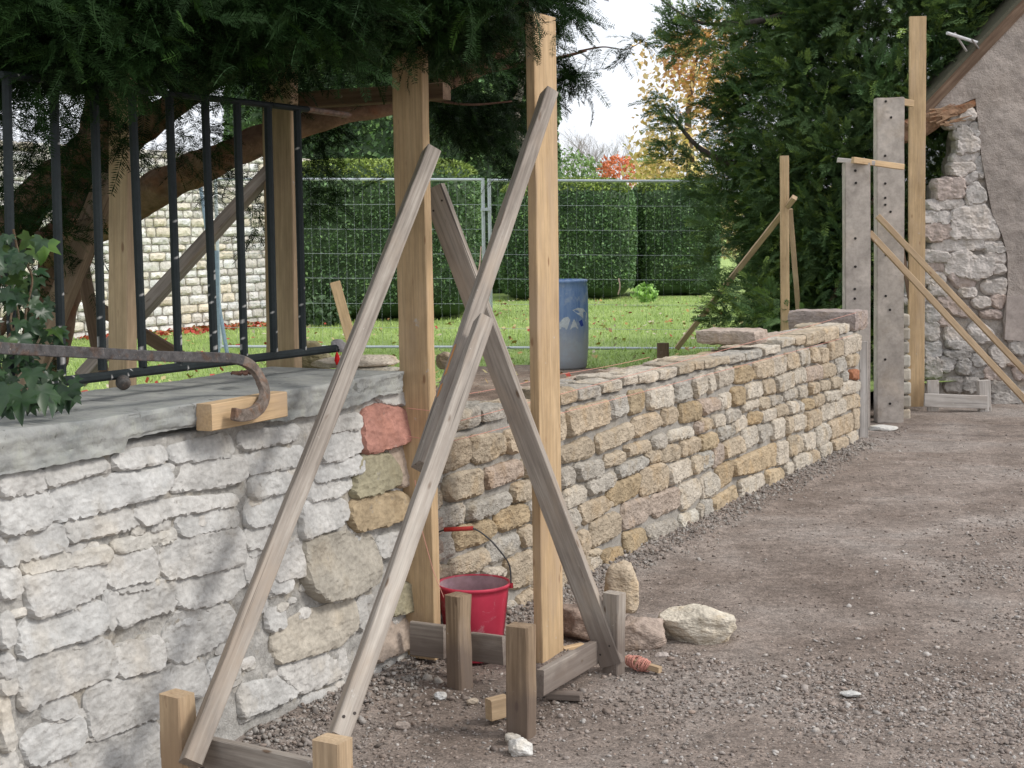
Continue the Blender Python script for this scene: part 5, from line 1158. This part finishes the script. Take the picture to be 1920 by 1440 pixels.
# ------------------------------------------------------------------ leaf covered bodies
lfq = [(np.array([(-.5, 0, 0), (-.05, -.33, .1), (.5, 0, 0), (-.05, .33, .1)]), np.array([(0, 1, 2, 3)])), (np.array([(-.5, 0, 0), (0, -.22, -.1), (.5, 0, .05), (0, .25, .12)]), np.array([(0, 1, 2, 3)]))]
def hedge(name, x0, x1, y0, y1, z0, z1, label, nleaf, size, cat='hedge', m='hedge', tip=.15, group='clipped yew hedge blocks', wav=.06):
    root = empty(name, ((x0 + x1) / 2, y0, z0), label, cat, group)
    bm = bmesh.new(); bmesh.ops.create_cube(bm, size=1); bmesh.ops.subdivide_edges(bm, edges=bm.edges[:], cuts=14, use_grid_fill=True)
    for q in bm.verts:
        p = q.co * 2; k = (abs(p.x) ** 6 + abs(p.y) ** 6 + abs(p.z) ** 6) ** (-1 / 6) if p.length > 0 else 1
        p = p * min(1, k * 1.0) if k < 1 else p
        q.co = Vector(((x0 + x1) / 2 + p.x * (x1 - x0) / 2, (y0 + y1) / 2 + p.y * (y1 - y0) / 2, (z0 + z1) / 2 + p.z * (z1 - z0) / 2))
        q.co += Vector((1, .8, .5)) * (wav * fbm(q.co * 1.7, 3))
    bmesh.ops.triangulate(bm, faces=bm.faces[:]); bm.normal_update()
    fs = [f_ for f_ in bm.faces if f_.normal.y < .5 and f_.normal.z > -.5]; ar = np.array([f_.calc_area() for f_ in fs]); ar /= ar.sum()
    pk = RNG.choice(len(fs), nleaf, p=ar); P_ = np.zeros((nleaf, 3)); Nn = np.zeros((nleaf, 3))
    tri = np.array([[v_.co[:] for v_ in f_.verts] for f_ in fs]); nm = np.array([f_.normal[:] for f_ in fs])
    u_ = RNG.uniform(size=(nleaf, 2)); fl = u_.sum(1) > 1; u_[fl] = 1 - u_[fl]
    P_ = tri[pk, 0] + (tri[pk, 1] - tri[pk, 0]) * u_[:, :1] + (tri[pk, 2] - tri[pk, 0]) * u_[:, 1:]; Nn = nm[pk]
    P_ += Nn * RNG.uniform(-.03, .06, (nleaf, 1))
    me = bpy.data.meshes.new('branchwork'); bm.to_mesh(me); bm.free(); a = me.color_attributes.new('Col', 'FLOAT_COLOR', 'POINT'); c = np.ones((len(me.vertices), 4), dtype=np.float32) * .40; a.data.foreach_set('color', c.ravel())
    link('branchwork', me, M[m], root)
    tn = np.array([1 + .35 * noise.noise(Vector(p) * 2.2) for p in P_])[:, None] * RNG.uniform(.6, 1.4, (nleaf, 1))
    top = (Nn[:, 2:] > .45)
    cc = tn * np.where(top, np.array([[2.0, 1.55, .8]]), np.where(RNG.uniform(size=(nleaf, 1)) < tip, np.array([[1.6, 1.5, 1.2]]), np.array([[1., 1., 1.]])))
    scatter('leaves', lfq, P_, orient(Nn * .7 + RNG.normal(size=(nleaf, 3)) * .6), RNG.uniform(.6, 1.3, nleaf) * size, M[m], cc, parent=root)
    return root
a, b = AT(575, 600, 25), AT(898, 600, 25)
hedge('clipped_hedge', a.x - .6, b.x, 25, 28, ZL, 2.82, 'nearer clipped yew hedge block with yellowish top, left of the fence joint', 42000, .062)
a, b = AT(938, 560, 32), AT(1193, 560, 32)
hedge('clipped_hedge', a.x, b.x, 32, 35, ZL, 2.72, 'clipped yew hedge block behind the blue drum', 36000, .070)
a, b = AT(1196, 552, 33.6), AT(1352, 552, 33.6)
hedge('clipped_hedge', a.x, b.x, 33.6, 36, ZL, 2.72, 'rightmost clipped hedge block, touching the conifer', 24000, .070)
# ivy clad building behind the hedge
a, b = AT(420, 500, 36), AT(1046, 500, 36)
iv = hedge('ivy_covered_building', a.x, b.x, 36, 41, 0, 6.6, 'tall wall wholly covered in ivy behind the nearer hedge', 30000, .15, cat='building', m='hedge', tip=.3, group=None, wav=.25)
mb = MB(); mb.tube(smoothpath([AT(985, 560, 35.6), AT(972, 400, 35.6), AT(978, 290, 35.5), AT(968, 215, 35.5), AT(980, 120, 35.5), AT(960, 20, 35.5)], 6), lerplist([.13, .11, .10, .03], 31), 10, (.30, .27, .23), wob=.4)
tr = empty('tree_trunk', AT(985, 560, 35.6), 'pale bare trunk in front of the ivy covered wall', 'tree'); mb.build('trunk', M['bark'], tr, True)
# low shrub lines far away and distant trees
def bush(name, px, py, Y, rad, n_, size, m, label, cat, col=(1, 1, 1), squash=.8, group=None, parent=None):
    c = AT(px, py, Y); root = parent or empty(name, (c.x, c.y, ZL), label, cat, group)
    k = RNG.normal(size=(n_, 3)); k /= np.linalg.norm(k, axis=1)[:, None]; r_ = rad * RNG.uniform(.35, 1, (n_, 1)) ** .5
    lump = np.array([1 + .45 * noise.noise(Vector(q) * 2.1 + Vector((px, 0, 0))) for q in k])[:, None]
    P_ = k * r_ * lump * np.array([1, 1, squash]) + np.array(c)[None]
    scatter('crown' if parent is None else 'crown', lfq, P_, orient(RNG.normal(size=(n_, 3))), RNG.uniform(.6, 1.3, n_) * size, M[m], RNG.uniform(.65, 1.3, (n_, 1)) * np.array([col]), parent=root)
    return root
t1 = bush('autumn_tree', 1290, 235, 46, 1.75, 1500, .2, 'autumn', 'tall orange-leaved autumn tree beside the dark conifer', 'tree', squash=1.9, group='distant autumn trees')
bush('autumn_tree', 1330, 130, 46, 1.4, 1400, .2, 'autumn', '', '', col=(1.0, .85, .7), squash=1.2, parent=t1)
bush('autumn_tree', 1250, 300, 46, 1.2, 900, .2, 'autumn', '', '', col=(1.15, 1.3, 1.2), parent=t1)
bush('autumn_tree', 1300, 110, 46, .9, 450, .18, 'autumn', '', '', col=(1.1, .8, .8), parent=t1)
mb = MB(); mb.tube(smoothpath([AT(1300, 480, 46), AT(1298, 350, 46), AT(1290, 220, 46), AT(1310, 90, 46)], 5), lerplist([.22, .16, .1, .03], 16), 8, (.2, .15, .12))
mb.build('trunk', M['bark'], t1, True)
bush('red_shrub', 1162, 325, 50, .75, 900, .14, 'autumn', 'small round orange-red shrub behind the far hedge', 'shrub', col=(1.1, .55, .6))
bush('yellow_shrub', 1235, 330, 48, .9, 700, .16, 'autumn', 'yellowish shrub behind the far hedge, left of the conifer', 'shrub', col=(.9, 1.1, 1.0))
bush('yellow_shrub', 1362, 425, 40, 1.1, 900, .17, 'autumn', 'yellow shrub glimpsed between the far hedge and the conifer', 'shrub', col=(.95, 1.1, 1.2))
bush('yellow_shrub', 1500, 420, 42, 1.6, 900, .2, 'autumn', 'yellow shrub hidden behind the lower conifer branches', 'shrub', col=(.8, 1.0, 1.0))
bush('green_shrub', 1080, 330, 52, 1.0, 900, .16, 'hedge', 'green shrub top above the far hedge, beneath the bare trees', 'shrub', col=(1.8, 1.6, 1.4))
bush('green_shrub', 1212, 550, 29, .24, 260, .1, 'hedge', 'low leafy plant at the foot of the far hedge blocks', 'shrub', col=(2.2, 2.2, 1.3))
bush('dark_shrub', 600, 585, 24.2, .55, 900, .1, 'hedge', 'loose dark shrub at the foot of the nearer hedge', 'shrub', col=(.6, .6, .6), squash=.5)
def bare_tree(px, Y, H_, seed, label):
    c = AT(px, 440, Y); c.z = 0; r_ = random.Random(seed); mbx = [MB(), MB()]
    root = empty('bare_tree', c, label, 'tree', 'distant bare trees')
    def br(p, d, L, rad, dep):
        q = p + d * L; mid = p.lerp(q, .5) + Vector((r_.uniform(-1, 1), 0, r_.uniform(-1, 1))) * L * .06
        mbx[0 if dep < 2 else 1].tube([p, mid, q], [rad, rad * .8, rad * .6], 4 if dep > 1 else 7, (.30, .26, .25), cap=False)
        if dep >= 6: return
        for k in range(3 if dep else 4):
            dd_ = (d + Vector((r_.uniform(-.75, .75), r_.uniform(-.6, .6), r_.uniform(-.15, .5)))).normalized(); br(q if k < 2 else mid, dd_, L * r_.uniform(.62, .82), rad * .58, dep + 1)
    br(c, Vector((0, 0, 1)), H_ * .3, H_ * .014, 0)
    mbx[0].build('trunk', M['bark'], root); mbx[1].build('crown', M['bark'], root)
bare_tree(1085, 85, 8.2, 1, 'leftmost bare winter tree on the skyline')
bare_tree(1135, 82, 7.6, 2, 'bare winter tree above the orange-red shrub')
bare_tree(1185, 86, 8.0, 4, 'bare winter tree next to the orange autumn tree')
# distant wooded horizon
mb2 = RNG.uniform(size=(5200, 3)); P_ = np.column_stack([mb2[:, 0] * 150 - 75, 110 + mb2[:, 1] * 6, mb2[:, 2] ** 1.3 * (4.2)])
scatter('treeline', lfq, P_, orient(RNG.normal(size=(5200, 3))), RNG.uniform(.8, 1.9, 5200), M['hedge'], RNG.uniform(.9, 1.7, (5200, 1)) * np.array([[1.5, 1.3, 1.2]]))
tag(bpy.data.objects['treeline'], 'far green treeline on the horizon', 'treeline', kind='stuff')

# ------------------------------------------------------------------ white stone wall at the back left
random.seed(21)
A_, B_ = G(-60, 655, ZL), G(566, 600, ZL)
fw = empty('garden_wall', A_, 'bright whitish rubble wall at the far side of the lawn, seen through the railing', 'wall')
dW = (B_ - A_); LW = dW.length; dW.normalize(); nW = Vector((dW.y, -dW.x, 0))
mb = MB(); zz = ZL; 
while zz < 2.85:
    hh_ = random.uniform(.10, .15); s = -random.uniform(0, .3)
    while s < LW:
        L = random.uniform(.16, .42); c = jit(random.choice([(.78, .76, .72), (.72, .70, .66), (.78, .77, .75), (.74, .68, .57), (.66, .63, .59)]), .08)
        stone(mb, [(s, zz), (s + L - .02, zz + random.uniform(-.012, .012)), (s + L - .02, zz + hh_ - .016), (s + .005, zz + hh_ - .02)], lambda a, b, h: A_ + dW * a + nW * h + Vector((0, 0, b - ZL)), random.uniform(.02, .05), c, sink=.03, res=.05, grow=.0, rough=2.2)
        s += L
    zz += hh_
mb.build('stonework', M['oldstone'], fw)
mb = MB(); mb.box(A_ - nW * .4 - Vector((0, 0, .3)), dW * LW, nW * .4, Vector((0, 0, 2.92)), (.33, .31, .28)); mb.build('mortar', M['oldmortar'], fw)
# red leaves heaped at its foot
n = 420; t_ = RNG.uniform(.25, .8, n); base = np.array(A_)[None] + np.array(dW)[None] * (t_ * LW)[:, None] + np.array(nW)[None] * RNG.uniform(.05, .9, (n, 1))
base[:, 2] = ZL + .04
scatter('leaf_drift', [lf], base, rotmats(n, False, .5), RNG.uniform(.05, .11, n), M['vc'], np.array([(.45, .06, .05), (.5, .12, .06), (.42, .2, .09)])[RNG.integers(0, 3, n)])
tag(bpy.data.objects['leaf_drift'], 'drift of red leaves at the foot of the far white wall', 'leaves', kind='stuff')

# ------------------------------------------------------------------ site fence
FY = 18.3
def fence(px0, px1, label, yr0, yr1, Y0=FY, Y1=FY):
    a0, a1 = AT(px0, yr0, Y0), AT(px1, yr1, Y1); root = empty('site_fence', (a0.x, a0.y, ZL), label, 'fence', 'wire mesh site fence panels')
    z0 = a0.z - 1.98; top = lambda t: a0.lerp(a1, t); 
    def pt(t, h): p = top(t); return Vector((p.x, p.y, p.z - h))
    nm = dict(m=M['galv'], parent=root)
    for nme, t in (('end_tube', 0), ('end_tube', 1)): mb = MB(); mb.tube([pt(t, -.02), pt(t, 2.0)], .0205, 8); mb.build(nme, M['galv'], root)
    for h in (0, 1.98): mb = MB(); mb.tube([pt(k / 10, h + .012 * math.sin(k * .9) * 0) for k in range(11)], .017, 8); mb.build('cross_tube', M['galv'], root)
    mb = MB(); L = (a1 - a0).length; nv = int(L / .1)
    for i in range(1, nv): mb.tube([pt(i / nv, .0), pt(i / nv, 1.98)], .0009, 3, cap=False)
    for h in (.29, .58, .87, 1.16, 1.46, 1.75): mb.tube([pt(k / 6, h + .004 * (k % 2)) for k in range(7)], .0026, 4, cap=False)
    mb.build('wire_mesh', M['galv'], root)
    mb = MB(); p = pt(1, 1.98); mb.box(p + Vector((-.11, -.30, -.10)), (.22, 0, 0), (0, .6, 0), (0, 0, .10), (.16, .16, .16)); mb.build('foot_block', M['concrete'], root)
    return root
fence(404, 905, 'left site fence panel in front of the nearer hedge', 336, 337)
fence(917, 1472, 'right site fence panel running behind the blue drum to the conifer', 338, 341)
# clamp joining the two panels
mb = MB(); p = AT(911, 392, FY - .03); mb.box(p + Vector((-.06, -.02, -.02)), (.12, 0, 0), (0, .06, 0), (0, 0, .035), (.5, .5, .52))
tag(mb.build('fence_clamp', M['galv']), 'metal clamp joining the two fence panels', 'clamp')
mb = MB(); mb.tube([AT(376, 350, 17.5), AT(398, 500, 17.2), AT(426, 664, 16.9)], .022, 8, (.20, .27, .33)); tag(mb.build('metal_pole', M['vc']), 'grey blue metal pole leaning behind the railing in front of the white wall', 'pole', 'metal poles')
mb = MB(); mb.tube([AT(405, 470, 16.6), AT(408, 663, 16.6)], .03, 8, (.18, .24, .30)); tag(mb.build('metal_pole', M['vc']), 'upright metal pole just left of the leaning one behind the railing', 'pole', 'metal poles')
# warning tape ends tied to the fence
for (x0, y0, x1, y1, lab) in ((902, 462, 890, 533, 'pale ribbon hanging on the fence beside the panel joint'), (1160, 522, 1159, 552, 'short pink ribbon hanging on the right fence panel')):
    P_ = smoothpath([AT(x0, y0, FY - .05), AT((x0 + x1) / 2 + 3, (y0 + y1) / 2, FY - .06), AT(x1, y1, FY - .05)], 5); mb = MB()
    mb.tube(P_, .010, 4, (.66, .46, .40)); tag(mb.build('ribbon', M['vc']), lab, 'ribbon')

# ------------------------------------------------------------------ blue drum
DY = 15.6; dc = AT(1052, 690, DY); dt = AT(1052, 524, DY); HD = dt.z - dc.z; RD = 52 * DY / F
dr = empty('blue_drum', dc, 'worn blue plastic drum standing on the lawn behind the new wall', 'drum')
lathe('body', [(.001, 0), (RD * .86, 0), (RD * .93, .02), (RD * .97, .12), (RD, HD * .28), (RD * 1.01, HD * .5), (RD, HD * .72), (RD * .985, HD * .9), (RD * .97, HD * .965), (RD * .985, HD * .97), (RD * .985, HD - .01), (RD * .93, HD), (RD * .9, HD - .03), (.001, HD - .035)], dc, M['blue'], dr)
def patch(pxys, nm, col):
    """flat sticker bent round the drum"""
    v = []; c2 = Vector((dc.x, dc.y))
    for px, py in pxys:
        x = (px - 1052) / 52 * 1.0; an = math.asin(max(-.98, min(.98, x))); th_ = an - PI / 2
        zz = AT(1052, py, DY - RD).z; r_ = RD * 1.013
        v.append((c2.x + r_ * math.cos(th_), c2.y + r_ * math.sin(th_), zz))
    n = len(v); cx = sum(q[0] for q in v) / n, sum(q[1] for q in v) / n, sum(q[2] for q in v) / n
    rad = Vector((cx[0] - c2.x, cx[1] - c2.y)).normalized() * RD * 1.016; cen = (c2.x + rad.x, c2.y + rad.y, cx[2])
    py_mesh(nm, v + [cen], [(i, (i + 1) % n, n) for i in range(n)], M['vc'], dr, [col] * (n + 1))
SK = (.50, .54, .56)
patch([(1048, 606), (1056, 596), (1064, 594), (1068, 600), (1062, 618), (1048, 617)], 'torn_label', SK)
patch([(1067, 618), (1075, 598), (1083, 617)], 'torn_label', SK)
patch([(1072, 582), (1082, 578), (1093, 580), (1100, 590), (1098, 606), (1090, 596), (1082, 590)], 'torn_label', SK)
patch([(1084, 604), (1090, 600), (1093, 612), (1088, 614)], 'torn_label', (.04, .07, .3))

# ------------------------------------------------------------------ ivy on the slab, lower left
def ivy_leaf(seed, big_=False):
    r_ = random.Random(seed); pts_ = []
    L = [(0, 0), (-.22, -.16), (-.50, -.10), (-.40, .10), (-.58, .36), (-.26, .34), (-.16, .62), (0, .95), (.16, .62), (.26, .34), (.58, .36), (.40, .10), (.50, -.10), (.22, -.16)]
    v = [(0, .2, -.03)] + [(x * r_.uniform(.85, 1.1), y * r_.uniform(.92, 1.06), -r_.uniform(.15, .55) * (x * x + (y - .2) ** 2) + .12 * abs(x) + r_.uniform(-.03, .03)) for x, y in L]
    n = len(L); f = [(0, 1 + (i + 1) % n, 1 + i) for i in range(n)]
    return np.array(v), np.array(f)
ivl = [ivy_leaf(i) for i in range(6)]
ivp = empty('ivy_plant', RP(40, 760, -.1), 'dark green ivy climbing the left end of the railing and spilling over the slab', 'ivy')
rr = random.Random(9); LP = []; LD = []; LS = []; LC = []
spots = [(20, 500, 12, 34), (35, 520, 8, 30), (15, 560, 8, 30), (50, 600, 9, 30), (20, 640, 10, 36), (45, 660, 9, 34), (60, 690, 9, 30), (20, 700, 9, 40), (85, 725, 8, 32), (100, 700, 7, 26), (120, 735, 7, 26), (60, 745, 8, 34), (20, 745, 8, 36), (90, 640, 5, 22), (110, 620, 3, 14), (75, 575, 5, 22), (10, 460, 9, 34), (45, 470, 7, 30), (75, 530, 5, 24), (-30, 600, 14, 50), (-30, 720, 14, 50), (-30, 480, 12, 50)]
for (x, y, k, sp_) in spots:
    for q in range(k):
        px, py = x + rr.gauss(0, sp_ * .45), y + rr.gauss(0, sp_ * .45); py = min(py, 772 - max(0, px - 20) * .12)
        off = -.20 + rr.uniform(-.10, .12) + max(0, (py - 680)) * .0012
        p = RP(px, py, off); LP.append(p[:]); LD.append((rr.uniform(-.8, .8), rr.uniform(-.6, .0), rr.uniform(-1.1, -.2)))
        LS.append(rr.uniform(.030, .058)); g_ = rr.uniform(.7, 1.35); LC.append((g_, g_, g_) if rr.random() > .10 else (1.9 * g_, 1.7 * g_, g_))
# big leaves hanging over the slab edge and one yellow-green one
for (x, y, s_, c_) in ((15, 735, .085, 1), (40, 752, .09, 1.1), (75, 735, .085, 1.1), (95, 745, .085, 1.2), (128, 738, .08, .8), (60, 705, .07, 1), (110, 752, .06, .9), (30, 565, .07, 1), (40, 640, .07, 1.1)):
    p = RP(x, y - 12, .0 if y > 700 else -.12); LP.append(p[:]); LD.append((rr.uniform(-.3, .5), -.5, -.7)); LS.append(s_); LC.append((c_, c_, c_))
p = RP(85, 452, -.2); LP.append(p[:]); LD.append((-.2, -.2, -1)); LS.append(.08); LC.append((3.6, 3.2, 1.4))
D_ = np.array(LD); y_ = D_ / np.linalg.norm(D_, axis=1)[:, None]; nn = np.array([[.25, -.8, .6]]) + RNG.normal(0, .35, (len(LD), 3)); x_ = np.cross(y_, nn); x_ /= np.linalg.norm(x_, axis=1)[:, None]; z_ = np.cross(x_, y_)
scatter('leaves', ivl, np.array(LP), np.stack([x_, y_, z_], -1), np.array(LS), M['ivy'], np.array(LC), smooth=False, parent=ivp)
mb = MB()
for pl in ([(10, 760), (35, 680), (20, 600), (40, 520), (25, 430)], [(60, 740), (50, 660), (48, 590), (60, 520), (30, 470)], [(30, 740), (80, 700), (100, 660), (112, 620)], [(-20, 700), (10, 640), (35, 590), (-5, 500)]):
    mb.tube(smoothpath([RP(x, y, -.22) for x, y in pl], 6), .0035, 6, (.16, .12, .08))
mb.build('stem', M['bark'], ivp)
